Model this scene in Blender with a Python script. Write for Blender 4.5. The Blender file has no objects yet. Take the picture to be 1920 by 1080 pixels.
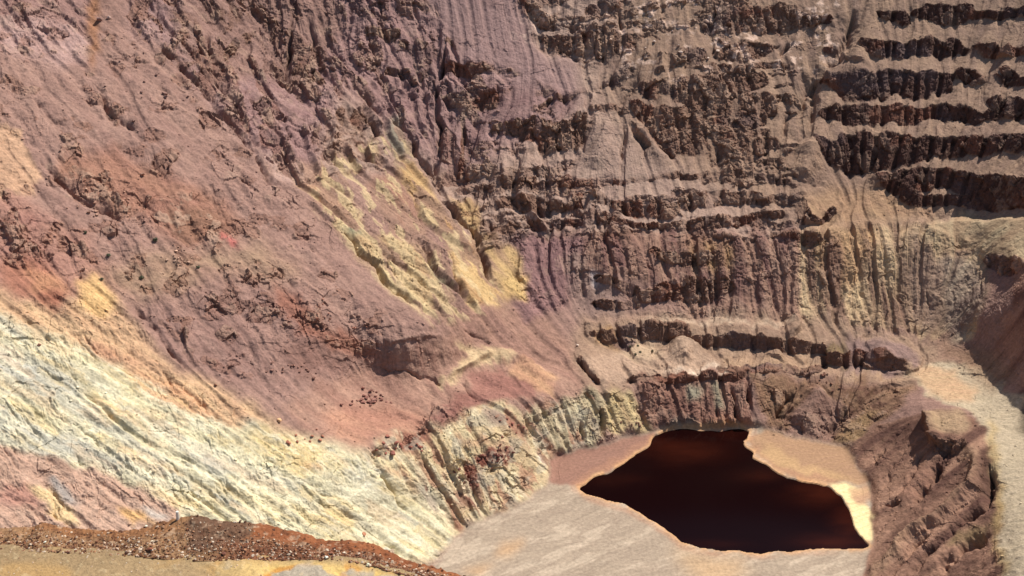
import bpy, math, random, time
import numpy as np
T0 = time.time()
rad = math.radians
random.seed(7)
rng = np.random.default_rng(11)
f32 = np.float32
scene = bpy.context.scene
col = scene.collection

# ------------------------------------------------------------------ camera, sky, sun, exposure
PITCH, FOC, CX, CY, H = rad(21.0), 1663.0, 960.0, 540.0, 200.0     # overlook 200 m above the pit floor
cam_d = bpy.data.cameras.new('camera'); cam = bpy.data.objects.new('camera', cam_d); col.objects.link(cam)
cam.location = (0, 0, H); cam.rotation_euler = (rad(90) - PITCH, 0, 0)
cam_d.sensor_width = 36.0; cam_d.lens = 36.0 * FOC / 1920.0; cam_d.clip_end = 6000; cam_d.clip_start = 0.2
scene.camera = cam

SUN_EL, SUN_AZ = rad(55.0), rad(52.0)          # azimuth clockwise from straight ahead
w = bpy.data.worlds.new('World'); scene.world = w; w.use_nodes = True
nt = w.node_tree; bg = nt.nodes['Background']
sky = nt.nodes.new('ShaderNodeTexSky'); sky.sky_type = 'NISHITA'; sky.sun_disc = False
sky.sun_elevation = SUN_EL; sky.sun_rotation = SUN_AZ
nt.links.new(sky.outputs[0], bg.inputs[0]); bg.inputs[1].default_value = 0.08
sd = bpy.data.lights.new('sun', 'SUN'); sun = bpy.data.objects.new('sun', sd); col.objects.link(sun)
sd.energy = 5.0; sd.angle = rad(0.5); sd.color = (1.0, 0.95, 0.86)
S = np.array([math.sin(SUN_AZ) * math.cos(SUN_EL), math.cos(SUN_AZ) * math.cos(SUN_EL), math.sin(SUN_EL)])
from mathutils import Vector
sun.rotation_euler = Vector((-S[0], -S[1], -S[2])).to_track_quat('-Z', 'Y').to_euler()
scene.view_settings.view_transform = 'Standard'; scene.view_settings.look = 'None'
scene.view_settings.exposure = 0.26; scene.view_settings.gamma = 1.0

# ------------------------------------------------------------------ numeric helpers
def lin(c):
    c = np.asarray(c, dtype=np.float64) / 255.0
    return np.where(c <= 0.04045, c / 12.92, ((c + 0.055) / 1.055) ** 2.4)
def sstep(a, b, x):
    t = np.clip((x - a) / (b - a), 0, 1); return t * t * (3 - 2 * t)
PERM = rng.permutation(4096).astype(np.int32)
RV = rng.random(4096).astype(f32) * 2 - 1
def hsh(ix, iy, iz):
    return PERM[(PERM[(PERM[ix & 4095] + iy) & 4095] + iz) & 4095]
def vnoise3(x, y, z):
    ix, iy, iz = np.floor(x).astype(np.int32), np.floor(y).astype(np.int32), np.floor(z).astype(np.int32)
    fx, fy, fz = (x - ix).astype(f32), (y - iy).astype(f32), (z - iz).astype(f32)
    fx, fy, fz = [t * t * t * (t * (t * 6 - 15) + 10) for t in (fx, fy, fz)]
    r = 0
    for dx in (0, 1):
        wx = fx if dx else 1 - fx
        for dy in (0, 1):
            wy = fy if dy else 1 - fy
            for dz in (0, 1):
                wz = fz if dz else 1 - fz
                r = r + RV[hsh(ix + dx, iy + dy, iz + dz)] * (wx * wy * wz)
    return r
def vnoise2(x, y, seed=0):
    ix, iy = np.floor(x).astype(np.int32), np.floor(y).astype(np.int32)
    fx, fy = (x - ix).astype(f32), (y - iy).astype(f32)
    fx, fy = [t * t * t * (t * (t * 6 - 15) + 10) for t in (fx, fy)]
    h = lambda a, b: RV[hsh(a, b, np.int32(seed))]
    return (h(ix, iy) * (1 - fx) + h(ix + 1, iy) * fx) * (1 - fy) + (h(ix, iy + 1) * (1 - fx) + h(ix + 1, iy + 1) * fx) * fy
def fbm2(x, y, o=4, seed=0, g=0.5):
    r, a, n = 0, 1.0, 0.0
    for k in range(o):
        r = r + a * vnoise2(x * 2 ** k + 17.3 * k, y * 2 ** k - 9.1 * k, seed + 31 * k); n += a; a *= g
    return r / n * 1.6
def fbm3(p, s, o=4, g=0.5):
    r, a, n = 0, 1.0, 0.0
    for k in range(o):
        q = 2.0 ** k / s
        r = r + a * vnoise3(p[..., 0] * q + 5.7 * k, p[..., 1] * q - 3.3 * k, p[..., 2] * q + 1.9 * k); n += a; a *= g
    return r / n * 1.6
def ridged2(x, y, o=3, seed=0):
    r, a, n = 0, 1.0, 0.0
    for k in range(o):
        r = r + a * (1 - np.abs(vnoise2(x * 2 ** k + 7.7 * k, y * 2 ** k, seed + 13 * k)) * 2.0); n += a; a *= 0.5
    return r / n
def blur(a, s):
    """gaussian-like blur in grid cells: three box passes along each axis"""
    rr = max(1, int(round(math.sqrt(4 * s * s + 1) / 2 - 0.5)))
    for ax in (0, 1):
        for _ in range(3):
            pad = [(0, 0)] * a.ndim; pad[ax] = (rr + 1, rr)
            c = np.cumsum(np.pad(a, pad, mode='edge').astype(np.float64), axis=ax)
            n = a.shape[ax]; k = 2 * rr + 1
            hi = np.take(c, np.arange(k, k + n), axis=ax); lo = np.take(c, np.arange(0, n), axis=ax)
            a = ((hi - lo) / k).astype(f32)
    return a
def facets(p, s, seed):
    """fractured rock: every cell of a jittered 3D lattice is a tilted block face"""
    q = p / s + seed * 11.3
    b = np.floor(q).astype(np.int32)
    best = np.full(len(p), 1e9, f32); hgt = np.zeros(len(p), f32); sec = np.full(len(p), 1e9, f32)
    for dx in (-1, 0, 1):
        for dy in (-1, 0, 1):
            for dz in (-1, 0, 1):
                c = b + np.array([dx, dy, dz], np.int32)
                h = hsh(c[:, 0], c[:, 1], c[:, 2])
                off = np.stack([RV[h], RV[(h + 977) & 4095], RV[(h + 2111) & 4095]], 1) * 0.45 + 0.5
                d = (q - (c + off)).astype(f32)
                dist = (d * d).sum(1)
                tilt = RV[(h + 311) & 4095] * d[:, 0] + RV[(h + 733) & 4095] * d[:, 1] + RV[(h + 1501) & 4095] * d[:, 2]
                val = RV[(h + 57) & 4095] * 0.55 + tilt * 1.15
                m = dist < best
                sec = np.where(m, best, np.minimum(sec, dist))
                hgt = np.where(m, val, hgt); best = np.where(m, dist, best)
    edge = np.clip((np.sqrt(sec) - np.sqrt(best)) / 0.18, 0, 1)
    return hgt - (1 - edge) * 0.10

# ------------------------------------------------------------------ the survey: bearings from the overlook (1 unit = 1/1663 rad) and heights
def axis(a0, a1, step, lo, hi, g):
    core = np.arange(a0, a1 + step, step)
    left, x, s = [], a0, step
    while x > lo: s = min(s * g, step * 14); x -= s; left.append(x)
    right, x, s = [], core[-1], step
    while x < hi: s = min(s * g, step * 14); x += s; right.append(x)
    return np.array(left[::-1] + list(core) + right, dtype=np.float64)
us = axis(-60, 1980, 1.45, -900, 2900, 1.06)
vs = axis(-50, 1130, 1.45, -330, 1560, 1.06)[::-1]         # row 0 = lowest bearing
R, C = len(vs), len(us)
U, V = np.meshgrid(us, vs)
def ray(u, v):
    xc, yc = (np.asarray(u, float) - CX) / FOC, -(np.asarray(v, float) - CY) / FOC
    dy = math.cos(PITCH) + yc * math.sin(PITCH)
    return xc / dy, (-math.sin(PITCH) + yc * math.cos(PITCH)) / dy
RX, RZ = ray(U, V)

# ground control: (u, v, 'y' forward metres | 'z' height relative to the overlook)
ctrl = []
def cy(v, y, *uu):
    for u in uu: ctrl.append((u, v, y))
def cz(z, *pts):
    for u, v in pts:
        x_, z_ = ray(u, v); ctrl.append((u, v, z / z_))
def cplane(n, base, d0, *pts):
    """sloping plane z = base + n . (x, y) + d0"""
    for u, v in pts:
        x_, z_ = ray(u, v); ctrl.append((u, v, (base + d0) / (z_ - n[0] * x_ - n[1])))
FL = -200.0
cz(FL, (900,1000),(1000,950),(1100,900),(1200,1000),(1300,830),(1400,900),(1500,1000),(1600,1060),(1300,1080),(1450,810),(1570,850),
   (1200,830),(1050,900),(900,1080),(1300,1240),(1600,1200),(1000,1240),(840,1060),(1300,1500),(1620,960))
k = 0.577
cplane((-0.78*k, 0.62*k), FL, 10 - 0.577*(0.62*305 - 0.78*13), (-300,-100),(0,0),(0,150),(0,300),(0,450),(0,600),(0,720),(0,850),(200,0),(200,150),(200,300),(200,450),
       (200,600),(200,720),(200,900),(400,150),(400,300),(400,450),(400,560),(400,650),(400,800),(400,930),(560,950),(600,350),(600,500),(600,620),
       (700,520),(740,640),(-500,400),(-500,800),(-800,0),(-800,600),(-300,1100),(-700,1200),(300,1100),(650,900),(820,640),(860,600))
cz(-160,(600,760)); cz(-170,(690,835)); cz(-172,(760,800)); cz(-174,(850,770)); cz(-175,(930,750)); cz(-177,(1000,735)); cz(-180,(1110,728))
cz(-172,(820,720)); cz(-173,(900,690)); cz(-175,(1000,690)); cz(-177,(1090,690)); cz(-168,(700,720))
cz(-198,(1042,852),(1075,846),(1110,841),(1160,820)); cz(-190,(960,870)); cz(-188,(860,890)); cz(-188,(770,930)); cz(-190,(1080,790))
cz(-180,(1170,700)); cz(-180,(1250,690)); cz(-178,(1200,660)); cz(-181,(1350,690)); cz(-181,(1450,690)); cz(-181,(1560,690)); cz(-181,(1660,700))
cz(-194,(1300,770)); cz(-192,(1450,760)); cz(-192,(1580,770))
for vv, yy in ((-150,640),(0,590),(100,555),(200,520),(300,487),(400,456)):
    cy(vv, yy, 950, 1150, 1350, 1550); cy(vv, yy - 8, 1700); cy(vv, yy - 28, 1880); cy(vv, yy - 85, 2200); cy(vv, yy - 150, 2700)
for vv, yy in ((430,438),(500,424),(600,404)):
    cy(vv, yy, 1150, 1350, 1550); cy(vv, yy - 4, 1720)
cy(500, 408, 1850)
cy(660, 384, 1350, 1500, 1620); cy(640, 388, 1720); cy(600, 398, 1060); cy(480, 425, 980); cy(660, 376, 1060)
cy(100, 545, 720); cy(0, 570, 720); cy(-150, 600, 700); cy(200, 520, 800); cy(330, 480, 830); cy(50, 540, 480); cy(-150,580,450)
cy(600, 372, 1850); cy(540, 366, 1910); cy(640, 347, 1910); cy(660, 368, 1825)
cz(-172, (1900,900),(1895,840)); cz(-168, (1910,1060)); cz(-170,(1905,980)); cz(-174, (1890,780)); cz(-177,(1820,720),(1830,750)); cz(-180,(1760,695))
cz(-166, (1990,1060),(2000,900)); cz(-160,(2000,760)); cy(500,300,2200); cy(800,270,2200); cy(1060,200,2200); cy(1060,150,2800); cy(600,200,2800)
k = 0.66
cplane((0.966*k, -0.256*k), FL, -k*56.5, (1700,900),(1750,1000),(1800,950),(1700,1060),(1840,1010),(1850,930),(1700,840),(1780,860),(1660,1000),(1760,1200),(1850,1300))
cz(-176,(1770,790)); cz(-174,(1830,850))
ctrl = np.array(ctrl)
def tps(A, B):
    d2 = ((A[:, None, :] - B[None, :, :]) ** 2).sum(2)
    return 0.5 * d2 * np.log(d2 + 1e-9)
cp = ctrl[:, :2] / 1000.0; val = np.log(ctrl[:, 2]); n = len(cp)
K = tps(cp, cp) + np.eye(n) * 2e-4
Pm = np.hstack([np.ones((n, 1)), cp])
sol = np.linalg.solve(np.block([[K, Pm], [Pm.T, np.zeros((3, 3))]]), np.concatenate([val, np.zeros(3)]))
ui, vi = us[::12], vs[::12]
ui = np.append(ui, us[-1]); vi = np.append(vi, vs[-1])
gu, gv = np.meshgrid(ui, vi); q = np.stack([gu.ravel(), gv.ravel()], 1) / 1000.0
co = (tps(q, cp) @ sol[:n] + sol[n] + q @ sol[n+1:]).reshape(gu.shape)
def upsample(co):
    a = np.stack([np.interp(us, ui, r) for r in co])
    o = np.argsort(vi)
    jj = np.interp(vs, vi[o], o.astype(float)); j0 = np.clip(np.floor(jj).astype(int), 0, len(vi) - 2); t = (jj - j0)[:, None]
    return a[j0] * (1 - t) + a[j0 + 1] * t
LY = blur(upsample(co).astype(f32), 10).astype(np.float64)
print('macro', time.time() - T0)

# ------------------------------------------------------------------ traced lines and areas
def pts(s):
    return np.array([[float(a) for a in t.split(',')] for t in s.split()])
jit = lambda s, a, sd: (fbm2(U / s, V / s, 4, sd) * a, fbm2(U / s + 40, V / s - 30, 4, sd + 5) * a)
W1 = jit(26, 1, 3); W2 = jit(90, 1, 51)
def box(p, m):
    a0, a1 = np.searchsorted(us, [p[:, 0].min() - m, p[:, 0].max() + m])
    r = np.where((vs > p[:, 1].min() - m) & (vs < p[:, 1].max() + m))[0]
    if len(r) == 0 or a1 <= a0: return None
    return (slice(r[0], r[-1] + 1), slice(a0, a1))
def line_field(p, m, warp=0.0):
    """distance to a traced line (survey units), interpolated third value, signed side, inside box"""
    b = box(p, m)
    if b is None: return None
    u, v = U[b] + W1[0][b] * warp, V[b] + W1[1][b] * warp
    best = np.full(u.shape, 1e9); hh = np.zeros(u.shape); sg = np.zeros(u.shape); tt = np.zeros(u.shape)
    L = 0
    for a, c in zip(p[:-1], p[1:]):
        d = c[:2] - a[:2]; ll = math.hypot(*d) + 1e-9
        t = np.clip(((u - a[0]) * d[0] + (v - a[1]) * d[1]) / ll ** 2, 0, 1)
        ex, ey = u - a[0] - t * d[0], v - a[1] - t * d[1]
        dd = np.hypot(ex, ey); mm = dd < best
        best = np.where(mm, dd, best)
        if p.shape[1] > 2: hh = np.where(mm, a[2] + t * (c[2] - a[2]), hh)
        sg = np.where(mm, np.sign(d[0] * ey - d[1] * ex), sg)
        tt = np.where(mm, L + t * ll, tt); L += ll
    return b, best, hh, sg, tt / max(L, 1e-6)
GW, SWD = None, 0.0
def area(p, warp=8.0, soft=3.0, warp2=0.0):
    """soft mask of a traced area, its outline roughened"""
    m = np.zeros((R, C), f32)
    b = box(p, warp + warp2 + 3 * soft + 6 + 3 * SWD)
    if b is None: return m
    u = U[b] + W1[0][b] * warp + W2[0][b] * warp2; v = V[b] + W1[1][b] * warp + W2[1][b] * warp2
    if SWD: u = u + GW[0][b] * SWD; v = v + GW[1][b] * SWD
    ins = np.zeros(u.shape, bool); x0, y0 = p[-1, :2]
    for x1, y1 in p[:, :2]:
        if y1 != y0:
            ins ^= ((v < y1) != (v < y0)) & (u < (x0 - x1) * (v - y1) / (y0 - y1) + x1)
        x0, y0 = x1, y1
    m[b] = ins
    if soft > 0.5: m[b] = blur(m[b], soft / 1.45)
    return m

CLIFFS = """
1717,25,6 1740,26,15 1775,26,18 1815,26,16 1823,30,8
1650,25,6 1690,35,12 1700,40,8
1617,80,6 1650,95,16 1690,95,15 1740,90,20 1785,88,18 1800,95,6
1830,90,12 1860,95,16 1875,100,8
1545,150,8 1580,155,22 1620,162,26 1680,155,25 1740,155,25 1775,155,20
1797,140,10 1825,148,18 1848,148,8
1885,135,10 1900,145,14
1550,215,12 1600,216,16 1650,215,16 1700,214,18 1718,215,12
1745,205,6 1775,212,18 1810,215,18 1840,225,8
1858,195,10 1885,205,22 1960,205,22
1530,260,4 1560,285,26 1600,292,36 1640,292,38 1690,282,28 1740,277,22 1800,275,20 1860,275,20 1960,268,20
1640,340,8 1680,345,20 1730,335,18 1790,340,22 1850,350,26 1900,355,28 1980,350,26
1700,372,8 1760,377,12 1830,380,12 1880,378,14 1940,375,16
1325,50,10 1350,45,20 1400,40,22 1450,42,22 1500,40,18 1530,45,10
1283,100,16 1310,105,15
1350,95,14 1400,100,18 1440,92,10
1285,155,12 1340,165,18 1380,165,22 1430,150,12
1295,190,10 1370,190,16 1440,195,20
1285,235,8 1340,232,8 1400,230,10 1430,225,8
1285,272,14 1340,280,18 1400,280,20 1450,270,12
1285,327,4 1340,328,6 1395,325,5
1020,75,6 1060,80,20 1100,85,24 1140,85,24 1172,82,16
900,3,6 935,12,8
975,10,10 1010,30,14 1030,40,12
1110,15,10 1150,18,12
840,75,6 865,85,14 885,80,9
838,130,9 880,130,13 920,125,13 970,125,9
845,190,14 880,190,20 920,188,20 960,175,10
930,245,7 960,240,14 1000,240,22 1040,255,28 1075,255,24 1090,230,16
935,340,9 970,345,9 1000,340,8
1008,348,7 1060,338,8 1110,342,8 1140,340,7
1210,165,12 1240,165,16 1265,170,10
1190,195,8 1215,215,18 1245,215,12 1275,225,20
1225,250,24 1260,270,28 1285,268,18
760,90,9 780,95,9
728,140,7 760,145,12 795,145,10
920,383,9 960,380,11 1000,385,13 1040,390,9
1085,375,9 1130,375,11
1160,385,9 1190,390,13 1230,390,16 1270,395,12
905,418,7 930,425,11 955,432,7
985,415,5 1000,420,8 1040,422,9 1080,415,7 1130,412,8
1222,470,7 1250,480,13 1280,485,15 1310,485,12 1342,478,7
1118,525,5 1150,530,9 1180,545,14 1208,560,11
1115,568,5 1150,572,9 1190,573,7
1213,555,13 1240,550,18 1285,545,20 1330,545,20 1368,535,8
1110,625,4 1150,628,9 1165,625,9
1168,620,6 1200,625,13 1240,630,13 1285,628,13
1285,418,9 1340,418,11 1390,412,8 1440,405,6 1470,400,4
1505,385,10 1510,408,14 1540,415,6 1560,400,7
1285,375,12 1340,372,12 1390,370,10 1430,375,11
1450,437,3 1490,440,8 1520,450,13 1538,445,6
1215,615,9 1250,612,13 1282,614,10
1305,640,7 1350,640,13 1400,642,15 1450,645,15 1500,650,14 1540,655,9
1345,690,4 1400,694,7 1470,692,8 1540,696,7
1545,672,8 1580,672,16 1640,675,18 1690,682,12 1715,690,6
1130,640,6 1165,645,8 1190,650,5
1180,712,5 1240,712,7 1310,708,8 1390,706,7
1823,32,5 1870,27,8 1960,22,10
1800,95,7 1850,102,7 1960,96,9
1845,148,7 1900,152,9 1960,150,10
1715,214,9 1750,212,10
1838,224,7 1872,214,11
1500,40,7 1560,38,5
1545,95,4 1600,90,5
1480,290,8 1530,300,5
900,352,4 1000,347,6 1100,340,6 1180,338,4 1285,328,5 1395,326,6 1480,345,4
905,386,5 1040,390,6 1130,377,6 1250,398,6 1340,372,5 1430,376,6 1500,382,4
905,428,5 1040,424,6 1130,413,5 1210,421,4 1300,419,5 1390,412,5 1470,402,4
1000,205,4 1100,165,5 1160,150,4
1285,205,5 1370,212,6 1450,215,5
1285,252,5 1350,250,6 1440,248,5
1290,125,4 1400,128,5 1480,120,4
1030,120,4 1100,128,5 1180,118,4
1762,835,5 1785,838,13 1806,832,7
1088,675,3 1105,700,5 1118,713,5
705,852,5 745,838,7 790,815,5
800,808,5 835,798,6 872,775,5
985,792,7 1040,772,5 1108,740,4
1855,485,8 1880,500,18 1905,495,14
870,215,3 860,330,4
690,60,8 740,70,10
460,70,10 420,100,12
560,130,8 600,150,10
640,215,14 680,230,14
"""
# strip marks (flat ground on the terraces)
FLATS = """
1100,600,5 1200,598,6 1300,600,6 1420,603,6 1480,603,6
1180,672,14 1280,690,8 1400,690,6 1500,688,8 1600,700,6 1700,708,7 1780,712,12
1150,655,10 1210,660,14 1260,655,8
1180,720,5 1300,697,5
1740,415,4 1800,408,5 1940,405,6
1560,425,4 1480,432,4 1380,440,3
1330,672,4 1450,676,4
1560,640,5 1640,632,6 1720,650,6
1290,602,4 1400,607,4 1500,618,5
1750,788,9 1790,790,13 1818,800,10
1100,680,10 1160,690,8
"""
NEAR90 = """
1790,745,8 1740,742,12 1712,742,10
"""
GULLY = [  # line, half width, depth (m), 'g' gully | 's' scarp (+: right-hand side stands higher when walking the line)
 ("75,305 105,325 130,352 160,375 200,395 240,412", 9, 3.0, 'g'),
 ("172,160 195,195 225,225 265,242", 7, 2.6, 'g'),
 ("245,567 268,592 290,618 305,640 325,668 345,690", 6, 3.2, 'g'),
 ("300,575 330,620 360,660", 4, 1.0, 'g'),
 ("250,50 330,115 400,187 440,235 473,280 500,330 550,365", 8, 3.2, 'g'),
 ("290,10 305,50 330,75", 10, 4, 'g'), ("405,150 430,175", 8, 4, 'g'),
 ("773,340 787,410 820,447", 4, 2.4, 'g'), ("768,437 793,457 810,487 827,520 870,557 880,572", 6, 4.0, 'g'),
 ("840,457 853,493 857,527 877,563", 5, 3.5, 'g'), ("830,367 873,420 897,443 910,493 927,548", 6, 4.5, 'g'),
 ("640,427 707,503 740,547 790,573", 6, 3.0, 'g'), ("690,440 720,480 760,540", 3, 1.5, 'g'), ("720,460 760,510 800,550", 3, 1.5, 'g'),
 ("647,147 690,190 720,213 767,260 790,300 825,345 850,370", 7, 4.5, 'g'), ("680,190 700,235 720,255", 7, 4, 'g'),
 ("835,60 832,110 828,150 817,175 818,215 830,260 815,300 820,345 835,365", 6, 4.5, 'g'),
 ("700,680 730,697 760,697 813,713 832,727", 3, 2.0, 'g'), ("1087,673 1117,713 1128,722", 5, 4, 'g'),
 ("353,917 375,935 397,955", 4, 1.8, 'g'), ("700,990 740,1030 775,1055", 6, 3.0, 'g'), ("207,795 222,810 232,822", 4, 1.6, 'g'),
 ("140,858 160,880 172,890", 5, 1.6, 'g'), ("265,640 300,690 340,730", 3, 0.8, 'g'),
 ("1600,10 1592,55 1572,108 1530,150 1522,190 1520,245", 13, 7, 'g'), ("1545,110 1500,205 1478,225 1470,258", 11, 5, 'g'),
 ("1480,85 1462,105", 8, 4, 'g'), ("1155,205 1185,165 1205,130", 7, 3, 'g'), ("1165,215 1200,260 1240,310", 7, 4, 'g'),
 ("1165,215 1170,270 1165,345", 5, 2.5, 'g'), ("1150,365 1140,400 1130,440 1100,480 1085,495", 6, 3.5, 'g'), ("1285,600 1282,630 1284,648", 4, 3, 'g'),
 ("1020,440 1022,480 1015,530 1005,570", 4, 2.5, 'g'), ("1000,440 990,480", 3, 2, 'g'), ("1060,455 1070,500", 3, 2, 'g'),
 ("1545,432 1520,480 1502,510 1500,560 1510,590", 6, 4.5, 'g'), ("1570,430 1560,480 1550,540 1535,590", 5, 3.5, 'g'),
 ("1605,430 1610,470 1600,530 1585,590", 5, 3.5, 'g'), ("1670,425 1683,480 1675,530 1660,580", 5, 3, 'g'),
 ("1722,430 1735,465 1750,490 1740,560 1745,600", 9, 5, 'g'), ("1640,430 1630,500 1620,570", 4, 2.5, 'g'),
 ("1778,490 1790,560 1770,640", 5, 4, 'g'), ("1810,490 1810,560 1795,630", 5, 3.5, 'g'), ("1840,480 1835,550 1815,610", 5, 3, 'g'),
 ("1425,470 1410,520 1390,560 1365,590", 4, 3, 'g'), ("1125,765 1135,800 1130,815", 6, 4, 'g'), ("1190,735 1200,760 1215,790", 7, 3, 'g'),
 ("760,895 775,930 800,955", 6, 3.5, 'g'), ("820,855 850,890 880,905 895,940", 6, 3, 'g'), ("930,905 950,940", 4, 2, 'g'), ("985,800 1000,830 1040,850", 6, 3, 'g'),
 ("985,770 990,800 1010,830", 7, 3, 'g'),
 ("1735,772 1752,800 1762,838", 15, -4.5, 'r'), ("1803,822 1775,846 1750,885 1722,925 1700,940", 9, 7.5, 'g'), ("1690,940 1650,948", 5, 3, 'g'),
 ("1818,835 1836,870 1826,912 1780,955 1700,1010 1640,1072", 10, -3.2, 'r'), ("1852,835 1860,890 1846,945 1800,985 1740,1035 1700,1080", 9, 4.5, 'g'),
 ("1852,1008 1800,1030 1750,1080", 14, 5.5, 'g'), ("1760,980 1700,1040 1660,1090", 6, 2.5, 'g'),
 ("1720,820 1680,870 1650,920", 4, 1.2, 'g'), ("1700,800 1660,840 1630,880", 4, 1.2, 'g'), ("1740,840 1710,890 1680,930", 4, 1.4, 'g'), ("1680,960 1640,1010", 4, 1.6, 'g'),
 ("1283,640 1280,665 1284,690", 26, -5.0, 'r'), ("1480,590 1490,610 1500,622", 22, -4.0, 'r'), ("1455,662 1450,676", 24, -2.5, 'r'), ("1540,725 1520,765 1500,810", 26, -4.0, 'r'),
 ("1490,735 1470,760 1450,790", 8, 3.5, 'g'), ("1590,760 1560,800 1550,820", 8, 3.0, 'g'), ("1640,655 1645,675", 30, -3.0, 'r'),
 ("1540,640 1548,670 1545,690", 7, 3.0, 'g'), ("1132,212 1128,260 1118,325", 22, -2.8, 'r'), ("1190,230 1225,280 1258,320", 14, -3.0, 'r'), ("1165,215 1168,300", 6, 4.0, 'g'),
 ("1525,255 1520,300 1500,340", 26, -4.0, 'r'), ("1640,325 1650,355", 16, -3.0, 'r'), ("1610,85 1605,120", 22, -3.0, 'r'), ("1240,95 1240,140", 14, -3.0, 'r'),
 ("1700,425 1715,450 1710,500", 4, 2.5, 'g'), ("1585,440 1570,500 1565,560", 3, 2, 'g'), ("1655,440 1640,500 1640,560", 3, 2, 'g'), ("1625,440 1610,500 1600,560", 3, 2, 'g'),
 ("818,722 860,692 905,662 940,656", 11, -2.2, 'r'), ("905,662 970,672 1020,700 1038,712", 12, -1.8, 'r'), ("860,712 878,735 905,752", 7, 2.0, 'g'), ("715,645 725,640 830,625", 5, -1.0, 'r'), ("810,740 812,770 790,805", 5, 1.6, 'g'),
 ("870,588 930,628 1000,668 1075,690", 2.5, .9, 'g'), ("910,600 980,650 1050,680", 2.5, .9, 'g'), ("860,610 940,660 1010,680", 2.5, .7, 'g'), ("960,575 1020,630 1085,665", 2.5, 1.0, 'g'), ("930,585 1000,640 1070,672", 2, .7, 'g'),
 ("100,780 150,800 185,830", 4, 1.6, 'g'), ("140,850 170,895 180,905", 6, 2.6, 'g'), ("0,650 70,690 160,740 240,770", 5, 1.4, 'g'), ("120,690 160,740 230,800 320,850 420,890", 5, 1.8, 'g'),
 ("290,720 350,760 400,780", 4, 1.2, 'g'), ("340,740 420,780 480,810", 4, 1.2, 'g'), ("470,840 540,890 620,930 690,960", 6, 1.8, 'g'), ("570,925 610,940 650,965 720,990 760,1020", 7, 2.2, 'g'),
 ("200,620 230,650 260,665", 6, 1.6, 'g'), ("75,900 100,930 105,960 108,985", 6, 2.2, 'g'), ("0,920 40,940 100,950", 6, 1.5, 'g'), ("260,840 340,880 400,930", 5, 1.4, 'g'),
 ("700,860 720,890 745,930 790,985", 6, 3.0, 'g'), ("790,840 800,880 830,920 850,960", 5, 3.0, 'g'), ("870,860 880,900 870,940", 6, 3.0, 'g'), ("1085,790 1090,820 1080,838", 5, 2, 'g'), ("1045,800 1060,840", 4, 1.6, 'g'),
 ("1400,700 1402,760", 6, 3, 'g'), ("1370,720 1385,790", 5, 3, 'g'),
 ("1308,710 1312,790", 4, 2, 'g'), ("1340,740 1350,790", 4, 2, 'g'),
 ("545,20 540,120 552,180", 4, 3, 'g'), ("590,60 595,130", 4, 2.5, 'g'), ("480,30 500,100 505,150", 4, 2.5, 'g'), ("390,60 395,110", 4, 2.5, 'g'),
 ("60,185 90,215 130,240", 7, 1.6, 'g'), ("1155,15 1170,60", 5, 3, 'g'), ("1345,15 1320,60", 4, 2, 'g'),
]
FLOOR = pts("760,1600 790,1080 822,1052 868,988 930,962 1000,930 1034,905 1030,870 1045,850 1110,840 1215,806 1280,796 1400,796 1440,808 1500,823 1590,838 1612,880 1632,905 1640,960 1640,1010 1625,1080 1615,1600")
WATER = pts("1085,912 1130,890 1165,870 1190,855 1218,836 1226,813 1241,811 1262,802 1300,799 1330,797 1365,794 1385,797 1405,808 1402,822 1394,829 1400,838 1414,845 1411,855 1430,868 1452,881 1475,897 1505,900 1530,905 1553,910 1575,930 1590,955 1603,985 1620,1010 1632,1024 1610,1029 1560,1027 1520,1028 1470,1032 1430,1036 1400,1034 1350,1030 1310,1026 1280,1015 1260,998 1230,980 1200,960 1170,945 1130,935 1100,925")

# --- benches: blend slope classes and integrate them up every bearing
cl = np.zeros((R, C), f32); fl = np.zeros((R, C), f32)
scal = ridged2(U / 34.0, V / 200.0, 2, 8)                      # talus cones lap the foot of every face
RT = sstep(1480, 1560, U) * sstep(440, 400, V)
chute = sstep(-.62, -.38, fbm2(U / 16 + W1[0] * .4, V / 110, 3, 61)) * .65 + .35
A_WALL = area(pts("250,-400 3000,-400 3000,420 1900,410 1700,400 1520,420 1250,470 1080,440 900,480 830,380 760,300 560,360 470,280 400,185"), 10, 6)
A_UPLEFT = area(pts("255,-400 980,-400 985,30 1000,80 830,330 780,300 640,150 600,300 540,350 400,185 250,50"), 12, 6)
A_HILL = area(pts("-900,-400 250,-400 400,185 560,400 700,560 760,620 640,700 400,720 240,560 0,500 -900,480"), 10, 8)
tal = area(pts("1062,335 1108,245 1135,205 1168,222 1215,250 1268,322 1235,338 1185,332"), 5, 5)
for s_ in ("985,20 1000,90 1100,125 1180,105 1120,170 1060,180 960,130 860,110 800,-30 960,-30", "1590,-20 1610,90 1660,125 1560,140 1545,130 1580,60", "1800,110 1830,90 1900,190 1880,190 1850,150", "1500,330 1470,300 1520,260 1560,320 1640,370 1540,350", "930,200 985,130 1010,130 1000,215 940,220", "1620,325 1640,320 1660,385 1620,380"):
    tal = np.maximum(tal, area(pts(s_), 4, 3))
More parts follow.
